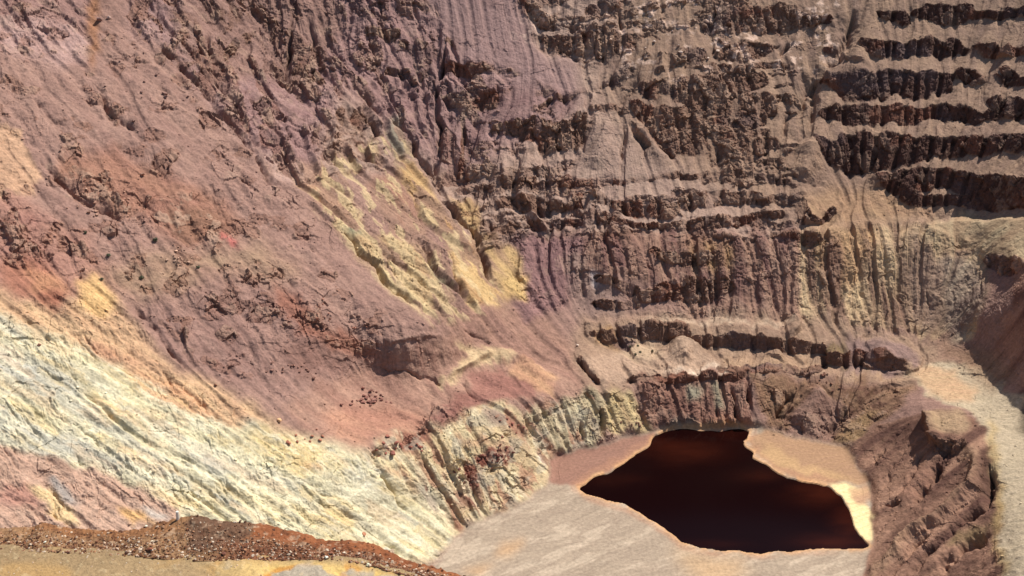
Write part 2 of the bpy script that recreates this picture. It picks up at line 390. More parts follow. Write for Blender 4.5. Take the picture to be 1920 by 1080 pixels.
# smaller ledges and outcrops between the benches
a1 = math.cos(rad(62)); b1_ = math.sin(rad(62))
led = sstep(.10, .30, fbm2(U / 64 + W1[0] * .3, V / 17 + W1[1] * .3, 4, 91)) * A_WALL * (1 - A_UPLEFT)
led = np.maximum(led, A_UPLEFT * sstep(.02, .28, fbm2((U * b1_ - V * a1) / 20, (U * a1 + V * b1_) / 46, 4, 95) + .12 * fbm2(U / 120, V / 120, 2, 33)))
led = np.maximum(led, .8 * A_HILL * sstep(.28, .46, fbm2((U + V * .5) / 46, (V - U * .35) / 30, 4, 99)))
led = (led * (1 - tal) * (1 - .8 * sstep(1470, 1560, U) * sstep(350, 300, V)) * (1 - .6 * sstep(1480, 1540, U))).astype(f32)
for ln in CLIFFS.strip().splitlines():
    p = pts(ln); r = line_field(p, p[:, 2].max() + 26, 5.0)
    if r is None: continue
    b, d, hh, sg, _ = r
    hv = hh * (1 + 0.22 * W2[0][b]) + 1.2 - np.where(sg > 0, 0.34 * hh * np.clip(scal[b], -0.4, 1), 0.12 * hh * fbm2(U[b] / 9, V[b] / 9, 2, 77))
    cl[b] = np.maximum(cl[b], np.where(sg > 0, sstep(1.14, 0.84, d / np.maximum(hv, 1.0)), sstep(1.05, 0.94, d / np.maximum(hv, 1.0))) * np.maximum(chute[b], RT[b]))
for ln in FLATS.strip().splitlines():
    p = pts(ln); r = line_field(p, p[:, 2].max() + 12, 3.0)
    b, d, hh, sg, _ = r
    fl[b] = np.maximum(fl[b], sstep(1.2, 0.7, d / hh))
floor_m = area(FLOOR, 5.0, 6.0)
cl *= 1 - floor_m
dZ = np.zeros((R, C)); dZ[1:] = np.diff(RZ, axis=0)
dM = np.zeros((R, C)); dM[1:] = np.diff(LY, axis=0)
tc = 4.2 * (1 + 0.35 * fbm2(U / 20, V / 20, 3, 21))
inc_c = dZ / (np.clip(tc, 2.0, 8) - RZ)
inc_f = np.minimum(dZ / (0.05 - RZ), dM * 3.0 + 1e-5)
led *= (1 - cl) * (1 - floor_m)
cl *= 1 - .9 * tal
inc_l = dZ / (1.9 * (1 + .4 * fbm2(U / 14, V / 14, 3, 23)) - RZ)
A = dM * (1 - cl) + inc_c * cl
A = A * (1 - led * .8) + inc_l * led * .8
A = A * (1 - fl) + inc_f * fl
def integrate(g, lamb, mu):
    """least-squares relief whose upward steps are g and whose sideways steps are small"""
    Rp, Cp = R + 160, C + 160
    G = np.zeros((Rp, Cp)); G[:R, :C] = g
    kv = 1 - np.exp(-2j * np.pi * np.fft.fftfreq(Rp))[:, None]; ku = 1 - np.exp(-2j * np.pi * np.fft.rfftfreq(Cp))[None, :]
    Fg = np.fft.rfft2(G)
    return np.fft.irfft2(np.conj(kv) * Fg / (np.abs(kv) ** 2 + lamb * np.abs(ku) ** 2 + mu ** 2), (Rp, Cp))[:R, :C]
near = area(pts("-900,-400 2900,-400 2900,420 2000,1120 1560,760 1000,760 700,560 300,-20"), 0, 30)
D = integrate(A - dM, 0.20, 1 / 75.0) * (0.5 + 0.5 * near)
LY2 = LY + D
# gullies
gul = np.zeros((R, C), f32)
for s, wd, dep, kind in GULLY:
    p = pts(s); r = line_field(p, wd * 4 + 12, 5.0)
    if r is None: continue
    b, d, hh, sg, t = r
    tp = np.clip(np.minimum(t, 1 - t) * 5, 0.15, 1)
    wv = wd * (0.75 + 0.4 * W2[1][b])
    g = (np.exp(-1.15 * (d / np.maximum(wv, 1.5)) ** 1.2) if dep > 0 else np.exp(-(d / np.maximum(wv, 1.5)) ** 2)) * tp
    mu, mv = p[:, 0].mean(), p[:, 1].mean()
    if dep > 0 and mv > 415 and mu > 940 and mv < 650: dep *= .30; g = g ** 1.5 * np.clip(.5 + 1.3 * fbm2(U[b] / 30, V[b] / 24, 3, 505), 0, 1.4)
    if dep > 0 and mu < 760 and mv > 600 and dep < 3: dep *= .34
    if dep > 0 and 680 < mu < 1060 and mv > 730: dep *= .6
    if dep > 0: g = g * np.clip(.75 + .7 * fbm2(U[b] / 26, V[b] / 26, 3, 301), .25, 1.4)
    gul[b] = np.where(np.abs(g * dep) > np.abs(gul[b]), (g * dep).astype(f32), gul[b])
Y = np.exp(LY2)
dn = area(FLOOR, 5.0, 2.0)
Yf = (FL + 0.15 * fbm2(U / 120, V / 40, 3, 5)) / RZ
Y = Y * (1 - floor_m) + Yf * floor_m
P = np.stack([RX * Y, Y, RZ * Y], -1)
print('toe', np.percentile((np.exp(LY2) * RZ)[(floor_m > .05) & (floor_m < .5)], [5, 25, 50, 75, 95]))
print('benches', time.time() - T0)

def normals(P):
    du = np.gradient(P, axis=1); dv = np.gradient(P, axis=0)
    N = np.cross(du, dv); N /= np.linalg.norm(N, axis=-1, keepdims=True) + 1e-12
    N *= np.where((N * P).sum(-1, keepdims=True) > 0, -1, 1)          # towards the overlook
    return N
Ps = np.stack([blur(P[..., i].astype(f32), 3.0) for i in range(3)], -1).astype(np.float64)
N = normals(Ps)
P = P - N * (gul * (1 - dn))[..., None]

# --- how craggy and how rilled each area is
FLU = np.maximum(area(pts('950,445 1090,450 1240,435 1545,440 1720,420 1860,470 1830,630 1700,622 1500,596 1300,585 1200,520 1060,570 990,600'), 6, 6), area(pts('1190,708 1400,704 1410,790 1220,800'), 5, 4)) * (1 - cl)
crag = 0.12 * np.ones((R, C), f32); rill = 0.10 * np.ones((R, C), f32); lump = 0.5 * np.ones((R, C), f32)
def amp(m, c, r_, l):
    global crag, rill, lump
    crag = crag * (1 - m) + c * m; rill = rill * (1 - m) + r_ * m; lump = lump * (1 - m) + l * m
amp(A_HILL, .24, .14, .8)
amp(A_WALL, 0.22, 0.32, 0.9)
amp(A_UPLEFT, 0.45, 0.45, 1.8)
amp(area(pts("-900,-400 170,-400 175,120 100,130 0,85 -900,40"), 10, 8), 0.5, 0.4, 1.0)
amp(area(pts("0,110 60,100 170,150 260,240 360,300 470,300 560,370 700,520 640,520 470,480 300,430 120,300 0,200"), 12, 8), 0.22, 0.12, 0.7)
amp(area(pts("75,300 160,330 230,370 380,380 440,420 430,460 320,450 200,400 120,370"), 14, 6), 0.9, 0.2, 1.2)
amp(area(pts("390,270 450,290 520,330 560,380 470,400 420,330"), 14, 6), 0.6, 0.2, 0.9)
amp(area(pts("560,430 700,600 850,620 720,700 590,690 520,600 480,500"), 10, 8), 0.35, 0.15, 0.6)
amp(area(pts("480,280 600,310 690,200 760,290 830,370 900,470 940,550 900,580 820,590 700,510 600,400"), 8, 5), 0.34, 0.6, 0.7)   # yellow ribs
amp(area(pts("950,440 1090,450 1120,500 1060,570 990,590 960,540"), 6, 5), 0.15, 0.9, 0.7)
amp(area(pts("1090,440 1240,430 1450,440 1545,440 1510,600 1300,590 1200,520 1100,520"), 6, 5), 0.25, 1.0, 0.7)
amp(area(pts("1500,430 1720,420 1860,470 1830,630 1700,625 1500,600"), 6, 5), 0.18, 1.15, 0.6)
amp(area(pts("1190,705 1400,700 1410,790 1220,800"), 6, 4), 0.10, 0.9, 0.3)
amp(area(pts("1400,700 1720,720 1690,760 1600,830 1440,805"), 6, 5), 0.6, 0.4, 0.6)
amp(area(pts("690,850 830,760 1110,735 1200,740 1215,800 1040,850 1030,900 870,985 800,1050"), 6, 4), 0.5, 0.4, 0.9)      # cream cliff
amp(area(pts("-900,540 0,560 190,530 350,700 600,830 720,850 870,985 790,1090 600,1100 -900,1100"), 8, 6), 0.20, 0.26, 0.8)  # bleached slope
amp(area(pts("830,580 960,560 1090,690 1000,690 880,640"), 8, 6), 0.2, 0.3, 0.5)
amp(area(pts("1590,840 1740,775 1860,800 1880,1100 1620,1100 1640,960"), 6, 4), 0.18, 0.16, 0.6)   # spoil bank
amp(area(pts("1800,640 1920,500 2400,400 2400,760 1900,740"), 6, 5), 0.15, 0.55, 0.4)
amp(area(pts("1740,690 1830,720 1880,800 1890,1100 2400,1100 2400,800 1900,760"), 6, 5), 0.03, 0.10, 0.15)
amp(area(pts("1100,590 1500,590 1760,690 1700,720 1100,720"), 6, 8), 0.12, 0.2, 0.3)
amp(led * A_HILL, .7, .2, .8); amp(led * np.maximum(A_WALL, A_UPLEFT), .75, .4, .9)
amp(cl, .85, 0.5, 0.6)
amp(A_WALL * (1 - cl) * (1 - led) * sstep(1000, 1250, U), .12, .22, .35)
CM = cl * sstep(560, 600, V)
amp(CM, .45, .5, .3)
amp(area(pts('1070,600 1100,590 1500,590 1760,650 1760,690 1700,720 1100,720'), 6, 8) * (1 - cl), .22, .3, .45)
amp(FLU * (1 - cl), .50, .40, .9)
amp(cl * RT, .55, 0.7, 0.9)
amp(tal * (1 - cl), 0.16, 0.26, 0.3)
amp(floor_m, 0.0, 0.02, 0.0)

Q = P.astype(f32)
lumpn = fbm3(Q, 26.0, 4)
P = P + N * (lump * lumpn * 1.1)[..., None]
ribw = A_WALL * (1 - tal) * (1 - .4 * A_UPLEFT)
ribs = ridged2(U / 52 + W2[0] * 1.1, V / 330 + W2[1] * .3, 3, 41) - .25
ribd = ridged2((U * .88 - V * .47) / 44 + W2[0] * .9, (U * .47 + V * .88) / 260, 3, 47) - .25
P = P + N * (ribw * (1 - A_UPLEFT) * ribs * (2.4 - 1.5 * sstep(1000, 1300, U)) + A_UPLEFT * ribd * 2.1 * (1 - tal))[..., None]
uw = U + W1[0] * 9 + W2[0] * 26 + (V - 520) * .28 * fbm2(U / 130, V / 400, 2, 511)
fln = ridged2(uw / 34, V / 300 + W2[1] * .2, 4, 311); fln2 = ridged2(uw / 13, V / 120 + W1[1] * .2, 3, 317)
P = P + N * (FLU * ((fln - .2) * (.75 + .15 * sstep(1440, 1540, U) * sstep(700, 640, V)) * np.clip(.6 + .9 * fbm2(U / 110, V / 70, 2, 331), .15, 1.3) + (fln2 - .2) * .8 * np.clip(.5 + fbm2(U / 50, V / 50, 2, 337), 0, 1.2)))[..., None]
hw = np.maximum(A_HILL, .7 * area(pts('380,640 560,560 760,580 960,560 1090,690 1000,740 830,770 700,840 560,815'), 8, 10)) * (1 - led)
P = P + N * (hw * (.75 * fbm3(Q + 900, 8.0, 3) - .5 * np.abs(fbm3(Q * np.array([1, 1, 1.4], f32) - 900, 13.0, 3))))[..., None]
P[..., 2] = np.where(floor_m > 0.98, np.maximum(P[..., 2], FL - 0.4), P[..., 2])

# --- rills follow the fall line
def fall(P, s):
    z = blur(P[..., 2].astype(f32), s).astype(np.float64)
    Pu = np.gradient(P, axis=1); Pv = np.gradient(P, axis=0)
    Pu = np.stack([blur(Pu[..., i].astype(f32), s) for i in range(3)], -1); Pv = np.stack([blur(Pv[..., i].astype(f32), s) for i in range(3)], -1)
    E, F, G = (Pu * Pu).sum(-1), (Pu * Pv).sum(-1), (Pv * Pv).sum(-1)
    zu, zv = np.gradient(z, axis=1), np.gradient(z, axis=0)
    dj, di = -(G * zu - F * zv), -(E * zv - F * zu)
    l = np.hypot(dj, di) + 1e-12
    return (dj / l).astype(f32), (di / l).astype(f32)
def lic(src, dj, di, steps, h=1.0):
    jj, ii = np.meshgrid(np.arange(C, dtype=f32), np.arange(R, dtype=f32)); acc = src.copy(); wt = 1.0
    for sgn in (1, -1):
        a, b = jj.copy(), ii.copy()
        for kk in range(steps):
            aj = np.clip(a + 0.5, 0, C - 1).astype(np.int32); bi = np.clip(b + 0.5, 0, R - 1).astype(np.int32)
            idx = bi * C + aj
            a += sgn * h * dj.ravel()[idx]; b += sgn * h * di.ravel()[idx]
            aj = np.clip(a + 0.5, 0, C - 1).astype(np.int32); bi = np.clip(b + 0.5, 0, R - 1).astype(np.int32)
            f = 1 - kk / steps
            acc += f * src.ravel()[bi * C + aj]; wt += f
    return acc / wt
dj, di = fall(P, 9.0)
def steer(m, deg, k=.85):
    """bedding and wash lines that run across the fall line"""
    global dj, di
    a_, b_ = math.cos(rad(deg)), -math.sin(rad(deg))
    dj = dj * (1 - m * k) + a_ * m * k; di = di * (1 - m * k) + b_ * m * k
    l = np.hypot(dj, di) + 1e-6; dj, di = (dj / l).astype(f32), (di / l).astype(f32)
STEER = [(area(pts('1780,700 1880,620 1920,520 2400,300 2400,750 1900,740'), 0, 8), 128), (area(pts("1590,840 1740,775 1850,790 1880,1100 1600,1600 1640,960"), 0, 8), 138), (blur(floor_m, 4), -16),
         (area(pts("-900,540 0,560 190,530 350,690 600,830 720,850 800,900 800,1090 -900,1100"), 0, 25), 29)]
for m_, d_ in STEER: steer(m_, d_)
wn = rng.standard_normal((R, C)).astype(f32)
def norm(a): return (a / (a.std() + 1e-9)).astype(f32)
st_f = norm(lic(wn, dj, di, 26, 1.0))                    # fine streaks
st_c = norm(lic(norm(blur(rng.standard_normal((R, C)).astype(f32), 3.2)), dj, di, 26, 2.2))   # broad streaks
# running water: drops wander down the fall line and cut where they meet
def drops(P, nd, steps, rounds):
    carve = np.zeros((R, C), f32)
    for k in range(rounds):
        Pk = P - N * carve[..., None] * 0.5
        fj, fi = fall(Pk, 2.2)
        for m_, d_ in STEER:
            fj = fj * (1 - .6 * m_) + math.cos(rad(d_)) * .6 * m_; fi = fi * (1 - .6 * m_) - math.sin(rad(d_)) * .6 * m_
        a = rng.random(nd).astype(f32) * (C - 1); b = rng.random(nd).astype(f32) * (R - 1)
        cnt = np.zeros(R * C, f32); vj = np.zeros(nd, f32); vi_ = np.zeros(nd, f32)
        for t in range(steps):
            idx = np.clip(b + 0.5, 0, R - 1).astype(np.int32) * C + np.clip(a + 0.5, 0, C - 1).astype(np.int32)
            vj = 0.35 * vj + 0.65 * fj.ravel()[idx]; vi_ = 0.35 * vi_ + 0.65 * fi.ravel()[idx]
            a += vj; b += vi_
            cnt += np.bincount(idx, minlength=R * C).astype(f32) * min(1.0, t / 25.0)
        c = np.log1p(blur(cnt.reshape(R, C), 0.9))
        c = c - blur(c, 12); c = np.clip(c, -1.2, 2.2)
        carve = 0.5 * carve + 0.9 * c
    return carve
sp = blur((rng.random((R, C)) > .9972).astype(f32), 1.15) * 9
crev = lic(sp, dj, di, 7, 1.0) * 2.6
crev = np.clip(crev, 0, 2.2) * sstep(-.15, .35, fbm2(U / 60, V / 60, 3, 71)) * (1 - floor_m)
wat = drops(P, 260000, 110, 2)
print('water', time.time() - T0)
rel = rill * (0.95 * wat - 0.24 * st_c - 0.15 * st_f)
rel *= (1 - 0.98 * floor_m)
BSm = area(pts('-900,560 0,560 190,530 350,690 600,830 720,850 800,900 860,990 800,1090 -900,1100'), 6, 6)
ax_, bx_ = math.cos(rad(54)), math.sin(rad(54))
cr_ = ridged2((-U * bx_ + V * ax_) / 13 + W1[0] * .5, (U * ax_ + V * bx_) / 70 + W1[1] * .3, 3, 401)
rel = rel + BSm * (cr_ - .2) * .75 * sstep(.0, .45, fbm2(U / 75, V / 55, 3, 407)) + BSm * .5 * fbm2(U / 34 + W1[0] * .5, V / 22, 4, 411)
crev = crev * (1 - BSm)
rel = rel - .75 * crev * np.clip(.35 + crag, 0, 1)
P = P - N * rel[..., None]

# --- fractured rock
Q = P.astype(f32)
msk = crag > 0.05
qq = Q[msk]
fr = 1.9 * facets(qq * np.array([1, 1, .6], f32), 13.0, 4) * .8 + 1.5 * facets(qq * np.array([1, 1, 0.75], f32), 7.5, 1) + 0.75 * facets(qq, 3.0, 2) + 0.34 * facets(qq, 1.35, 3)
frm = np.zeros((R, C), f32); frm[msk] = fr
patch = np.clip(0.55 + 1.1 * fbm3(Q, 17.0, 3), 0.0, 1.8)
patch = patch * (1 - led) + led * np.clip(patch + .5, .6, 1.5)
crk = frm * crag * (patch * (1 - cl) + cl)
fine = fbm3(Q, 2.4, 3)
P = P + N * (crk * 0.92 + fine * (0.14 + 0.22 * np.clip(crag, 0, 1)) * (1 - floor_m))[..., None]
# pond bed
bed = area(WATER, 3.0, 1.2)
pf = floor_m[..., None]
zf = FL + 0.10 * fbm2((U + V * 1.5) / 90, (V - U * .25) / 14, 4, 9) + 0.012 * fbm2(U / 7, V / 4, 3, 19)
P[..., 2] = np.where(floor_m > 0.999, zf, P[..., 2]) - 0.9 * sstep(0.35, 0.75, bed)
print('relief', time.time() - T0)

# ------------------------------------------------------------------ geology: base colours (what the ground is made of), plus some painted shade by the spoil bank
GW = (dj * (.7 * st_c + .5 * st_f) * (1 - blur(floor_m, 6)), -di * (.7 * st_c + .5 * st_f) * (1 - blur(floor_m, 6))); SWD = 8.0     # stains are dragged down the wash lines
colr = np.zeros((R, C, 3)); KF = 0.78
def A_(r, g, b, k=1.0): return lin((r, g, b)) * KF * k
n1 = fbm3(Q, 40.0, 4); n2 = fbm3(Q + 300, 9.0, 4); n3 = fbm3(Q - 500, 2.2, 3)
def paint(m, c, a=1.0):
    global colr
    m = (m * a)[..., None] if np.ndim(m) else m * a
    colr = colr * (1 - m) + np.asarray(c) * m
def mix(c1, c2, t): t = np.clip(t, 0, 1)[..., None]; return np.asarray(c1) * (1 - t) + np.asarray(c2) * t
def poly(s, c, warp=8, soft=4, a=1.0, warp2=0): paint(area(pts(s), warp, soft, warp2), c, a)
def pmix(s, c1, c2, t, warp=8, soft=4, a=1.0, warp2=0): paint(area(pts(s), warp, soft, warp2), mix(c1, c2, t), a)
t1 = 0.5 + 0.5 * n1; t2 = 0.5 + 0.5 * n2; ts = 0.5 + 0.35 * st_c; tf = 0.5 + 0.3 * st_f
colr[:] = mix(A_(174,134,118), A_(156,117,103), t1)
# benched wall: tan dust on talus, mauve towards the middle
pmix("250,-400 3000,-400 3000,420 1900,410 1700,400 1250,470 1080,440 900,480 830,380 760,300 560,360 470,280 400,185", A_(172,142,124,1.25), A_(154,124,110,1.25), t2*.6+ts*.4, 14, 10)
pmix("1120,-400 3000,-400 3000,430 1480,430 1250,330 1160,220", A_(170,136,110,1.15), A_(142,112,96,1.15), t2*.6+ts*.4, 20, 22, 1, 30)
pmix("255,-400 985,-400 985,30 1000,80 1090,210 900,300 830,330 780,300 640,150 600,300 540,350 400,185 250,50", A_(172,134,126,1.1), A_(144,108,104,1.1), t2, 14, 12, 1, 14)
pmix("250,-400 560,-400 640,60 560,160 480,140 400,160 330,90", A_(158,120,106,1.1), A_(130,98,86,1.1), t2, 12, 8, .8)
pmix("780,-20 985,-20 1000,90 1090,130 1060,190 960,150 860,110", A_(166,132,126,1.15), A_(152,120,114,1.15), t2, 12, 10, .8)
# mauve hillside
pmix("-900,-400 170,-400 178,130 100,130 0,85 -900,40", A_(178,136,124,1.0), A_(150,111,102,1.0), t2, 10, 8)
pmix("-20,40 60,30 170,60 160,120 100,140 60,110 0,80", A_(206,166,156,1.05), A_(176,138,128,1.05), t2*.5+tf*.5, 12, 5, .75)
poly("168,-50 190,-50 185,60 178,140 168,140 165,60", A_(168,112,70), 6, 4, .8)
pmix("0,85 170,140 230,60 330,110 470,290 540,360 640,430 760,570 830,620 760,690 600,690 400,700 250,560 150,430 0,330 -900,300 -900,40", A_(178,137,120), A_(156,117,104), t2*.5+ts*.5, 12, 12)
pmix("-900,320 0,340 130,420 250,540 190,540 80,590 0,545 -900,520", A_(184,134,114), A_(166,116,102), t2, 12, 10)
poly("-900,220 0,222 35,235 60,300 70,340 40,358 0,362 -900,370", A_(208,162,126), 5, 1.5)
poly("-900,260 30,262 50,350 0,360 -900,370", A_(200,154,120), 8, 8, .7)
pmix("100,300 260,300 320,340 430,400 440,450 300,440 140,360", A_(180,126,98), A_(160,108,88), t2, 16, 8, .8, 10)
poly("310,400 410,395 420,445 340,450", A_(150,108,84), 10, 5, .7)
pmix("190,500 250,490 330,455 500,470 560,500 470,530 330,560 240,575", A_(176,142,110), A_(166,126,106), t2, 14, 12, .8, 14)
pmix("250,570 420,520 560,560 660,690 520,740 400,710 330,680", A_(168,128,114,1.0), A_(150,112,101,1.0), ts, 8, 10, .8)
poly("500,510 530,540 600,600 680,640 720,690 640,660 580,630 520,570", A_(166,104,80), 12, 5, .75)
poly("520,650 600,640 660,690 560,700", A_(140,98,84), 14, 8, .55)
poly("0,490 70,470 110,520 120,560 60,560 0,545", A_(176,112,84), 10, 8, .7)
poly("60,560 110,545 140,570 100,595", A_(170,102,74), 8, 6, .8)
poly("40,520 90,500 120,530 90,560", A_(206,146,102), 10, 6, .7)
# red terrace above the cream cliff
pmix("520,760 650,700 840,620 1060,640 1130,720 1100,745 960,750 830,770 720,850 600,832", A_(184,140,118), A_(166,122,104), ts, 8, 6)
pmix("600,770 700,760 800,770 820,800 720,830 620,825", A_(198,142,112), A_(182,126,102), ts, 10, 8, .8)
pmix("815,780 880,720 930,700 1030,700 1000,735 930,752 850,790 800,800", A_(160,106,92), A_(148,96,84), tf, 5, 3, .9)
pmix('870,720 900,695 935,688 985,720 1000,738 940,748 890,760', A_(172,118,102), A_(154,102,90), ts, 6, 2, .8)
pmix('817,722 850,690 880,668 870,655 850,645 862,640 890,650 905,655 975,665 945,680 905,676 880,690 845,712 825,728', A_(232,200,150), A_(214,180,132), tf, 4, 1, .9)
pmix('940,685 975,675 1020,692 1038,706 1032,735 1010,738 985,715', A_(218,166,120), A_(182,126,102), ts, 6, 1.5, .8)
pmix("830,580 960,560 1040,600 1090,690 1060,690 900,650 850,620", A_(176,132,110), A_(160,118,102), ts, 8, 8, .9)
# ochre ribs between hillside and wall
RB = (A_(218,180,118,1.05), A_(176,138,98,1.05))
pmix("625,375 660,385 690,440 750,448 790,455 830,505 850,565 832,590 795,583 735,555 690,505 640,440", A_(214,184,132,1.05), A_(184,148,106,1.05), ts, 6, 3)
pmix("640,420 665,415 690,440 660,450", A_(168,166,132), A_(150,150,120), tf, 5, 3, .8)
pmix("745,295 770,300 795,330 830,400 880,450 908,490 935,545 975,560 890,575 855,530 840,450 790,400 752,340", RB[0], A_(186,140,92), ts, 6, 3)
pmix("850,372 905,385 900,430 935,450 975,550 935,545 905,480 870,415", RB[0], RB[1], ts, 6, 3)
pmix("545,300 620,330 640,380 690,440 640,410 590,370 555,350", A_(206,150,104), A_(190,150,120), tf, 8, 4)
pmix("480,275 530,290 570,300 600,340 555,345 520,330", A_(206,168,150), A_(186,150,140), tf, 6, 4, .8)
poly("690,330 740,330 770,380 800,440 760,440 710,380", A_(180,128,98), 8, 6, .6)
pmix("730,225 745,220 760,290 750,320 735,280", A_(188,178,150), A_(140,130,110), tf, 5, 3, .8)
poly("810,500 832,505 845,540 835,560", A_(130,126,104), 5, 4, .7)
YB = area(pts("540,290 620,300 740,230 775,290 840,400 930,470 985,560 940,590 800,600 690,510 600,400"), 6, 5)
paint(YB * sstep(-.10, .26, fbm2((U * .8 - V * .6) / 14 + W1[0] * .3, (U * .6 + V * .8) / 60, 5, 271)) * .8, mix(A_(176,136,112), A_(154,118,100), ts))
paint(YB * sstep(.15, .45, fbm2((U * .8 - V * .6) / 9 + W1[1] * .3, (U * .6 + V * .8) / 40, 4, 281)) * .7, A_(222,192,140))
# lower fluted walls
pmix("950,440 1090,450 1120,500 1060,570 990,600 955,560", A_(160,118,112,1.1), A_(136,98,96,1.1), ts, 6, 5)
pmix("900,455 950,460 975,480 970,520 940,540 910,490", A_(206,168,108), A_(160,122,100), ts, 6, 4)
pmix("935,525 985,505 985,560 945,560", A_(222,182,112), A_(190,148,96), ts, 5, 3)
pmix("1060,490 1130,470 1180,590 1080,600", A_(162,130,116,1.1), A_(150,118,106,1.1), t2, 8, 8)
pmix("1090,440 1240,430 1450,440 1545,440 1510,600 1300,590 1200,520 1100,520", A_(166,126,104,1.15), A_(128,90,82,1.15), ts, 6, 5)
pmix("1290,455 1360,450 1390,480 1330,520 1300,500", A_(196,152,92,1.1), A_(150,112,84,1.1), ts, 8, 6, .7)
pmix("1500,430 1600,425 1720,420 1800,480 1860,470 1830,630 1760,640 1700,625 1500,600", A_(206,174,130,1.25), A_(142,108,88,1.15), ts*.8+tf*.2, 5, 4)
pmix("1530,430 1640,425 1640,480 1560,560 1530,520", A_(184,134,88,1.15), A_(134,94,74,1.15), ts, 8, 8, .6)
pmix("1715,430 1740,470 1770,490 1760,620 1700,610 1700,520", A_(156,122,112,1.1), A_(150,120,100,1.1), ts, 8, 8, .7)
pmix("1765,485 1830,485 1840,560 1810,640 1770,640", A_(176,156,136,1.15), A_(140,118,104,1.1), ts, 5, 5, .7)
pmix("1735,415 1780,405 1940,405 1940,490 1850,480 1760,475 1730,455", A_(196,172,132,1.15), A_(166,130,98,1.15), t2*.5+ts*.5, 5, 4)
pmix("1500,375 1560,355 1680,360 1760,400 1660,420 1540,428", A_(166,126,96,1.15), A_(176,140,102,1.15), t2, 10, 8, .8)
# terraces
pmix("1080,590 1500,585 1620,620 1740,640 1800,700 1700,720 1500,700 1330,700 1180,725 1100,730 1070,660", A_(176,142,114,1.05), A_(158,124,102,1.05), t2, 6, 6)
poly("1180,605 1290,597 1350,598 1420,603 1490,600 1480,608 1300,606", A_(214,184,154), 4, 2, .8)
poly("1090,675 1180,655 1240,660 1290,640 1340,680 1380,690 1300,698 1200,705 1130,722", A_(196,160,132), 5, 4, .85)
poly("1150,658 1230,650 1240,670 1180,675", A_(204,172,136), 6, 4, .8)
poly("1240,695 1290,690 1370,688 1350,697 1280,700", A_(236,208,180), 4, 2, .9)
poly("1120,615 1165,618 1160,650 1115,645", A_(190,142,86), 5, 4, .8)
pmix("1350,672 1480,665 1560,690 1700,705 1720,715 1550,702 1420,690 1360,694", A_(196,156,120), A_(180,142,112), t2, 5, 3, .8)
pmix("1560,690 1540,660 1570,640 1660,635 1720,660 1730,700 1640,700", A_(160,126,118,1.1), A_(130,102,96,1.1), ts, 5, 4, .9)
pmix("1540,655 1590,640 1590,685 1550,690", A_(150,124,74,1.1), A_(120,94,64,1.1), tf, 6, 4, .8)
# wall over the pond
pmix("1190,705 1400,700 1410,790 1220,800", A_(160,116,96,1.15), A_(130,90,76,1.15), ts, 5, 3)
poly("1290,725 1320,720 1305,755 1290,760", A_(160,160,134), 4, 3, .7)
poly("1330,725 1350,720 1360,760 1345,765", A_(166,160,130), 4, 3, .7)
pmix("1400,700 1720,720 1690,760 1600,835 1440,805", A_(156,118,88,1.1), A_(120,84,66,1.1), n3*.5+t2, 6, 4)
pmix("1530,730 1580,740 1570,820 1470,815 1500,760", A_(158,120,104,1.1), A_(130,96,84,1.1), ts, 5, 4, .85)
pmix("1620,770 1640,780 1600,835 1560,830 1590,800", A_(184,150,96), A_(160,124,84), t2, 6, 4, .7)
# cream cliff
pmix("690,850 720,830 760,812 830,800 870,775 930,752 960,760 990,790 1040,850 1034,905 1000,930 930,962 868,988 800,1040 760,930", A_(230,206,156), A_(206,176,132), ts*.75+tf*.25, 6, 3)
pmix("985,770 1110,728 1130,735 1140,800 1110,842 1045,850 1000,815", A_(208,186,144), A_(172,152,120), ts*.7+tf*.4, 5, 3)
pmix("1130,728 1180,728 1215,790 1215,806 1150,812 1135,790", A_(216,188,134), A_(188,156,112), ts, 5, 3)
pmix("690,868 740,870 800,930 880,985 850,990 800,950 730,900 680,885", A_(190,126,92), A_(200,150,110), tf, 8, 4, .8)
pmix("720,830 790,800 830,800 870,770 880,775 800,830 770,850 720,850", A_(170,104,84), A_(150,94,78), tf, 8, 4, .9)
pmix("880,860 940,835 970,845 955,870 900,890 880,920 865,900", A_(126,58,46), A_(150,84,66), tf, 7, 2, .95)
pmix("870,895 900,895 905,950 870,960 845,940", A_(160,110,88), A_(140,92,76), tf, 6, 4, .8)
pmix("910,770 940,775 980,800 990,830 950,815 915,790", A_(170,104,86), A_(150,96,80), tf, 6, 3, .8)
pmix("850,830 870,815 950,830 930,840 880,835", A_(210,160,118), A_(190,140,110), tf, 6, 3, .7)
poly("998,855 1012,850 1022,870 1010,868", A_(225,228,210), 3, 2, .8)
poly("775,900 800,905 830,950 815,965 785,935", A_(182,172,154), 5, 4, .7)
CC_ = area(pts('690,850 720,830 760,812 830,800 870,775 930,752 990,760 1110,735 1130,790 1110,842 1045,850 1034,905 1000,930 930,962 868,988 800,1040 760,930'), 6, 3)
paint(CC_ * sstep(.12, .42, fbm2((U * .85 - V * .5) / 15 + W1[0] * .4, (U * .5 + V * .85) / 60, 4, 421)) * .65, mix(A_(182,122,96), A_(160,104,84), tf)); paint(CC_ * sstep(.15, .5, fbm2((U * .85 - V * .5) / 12, (U * .5 + V * .85) / 50, 4, 431)) * .6, A_(238,220,178)); paint(CC_ * sstep(.2, .5, fbm2(U / 26, V / 22, 4, 441)) * .5, A_(176,166,146))
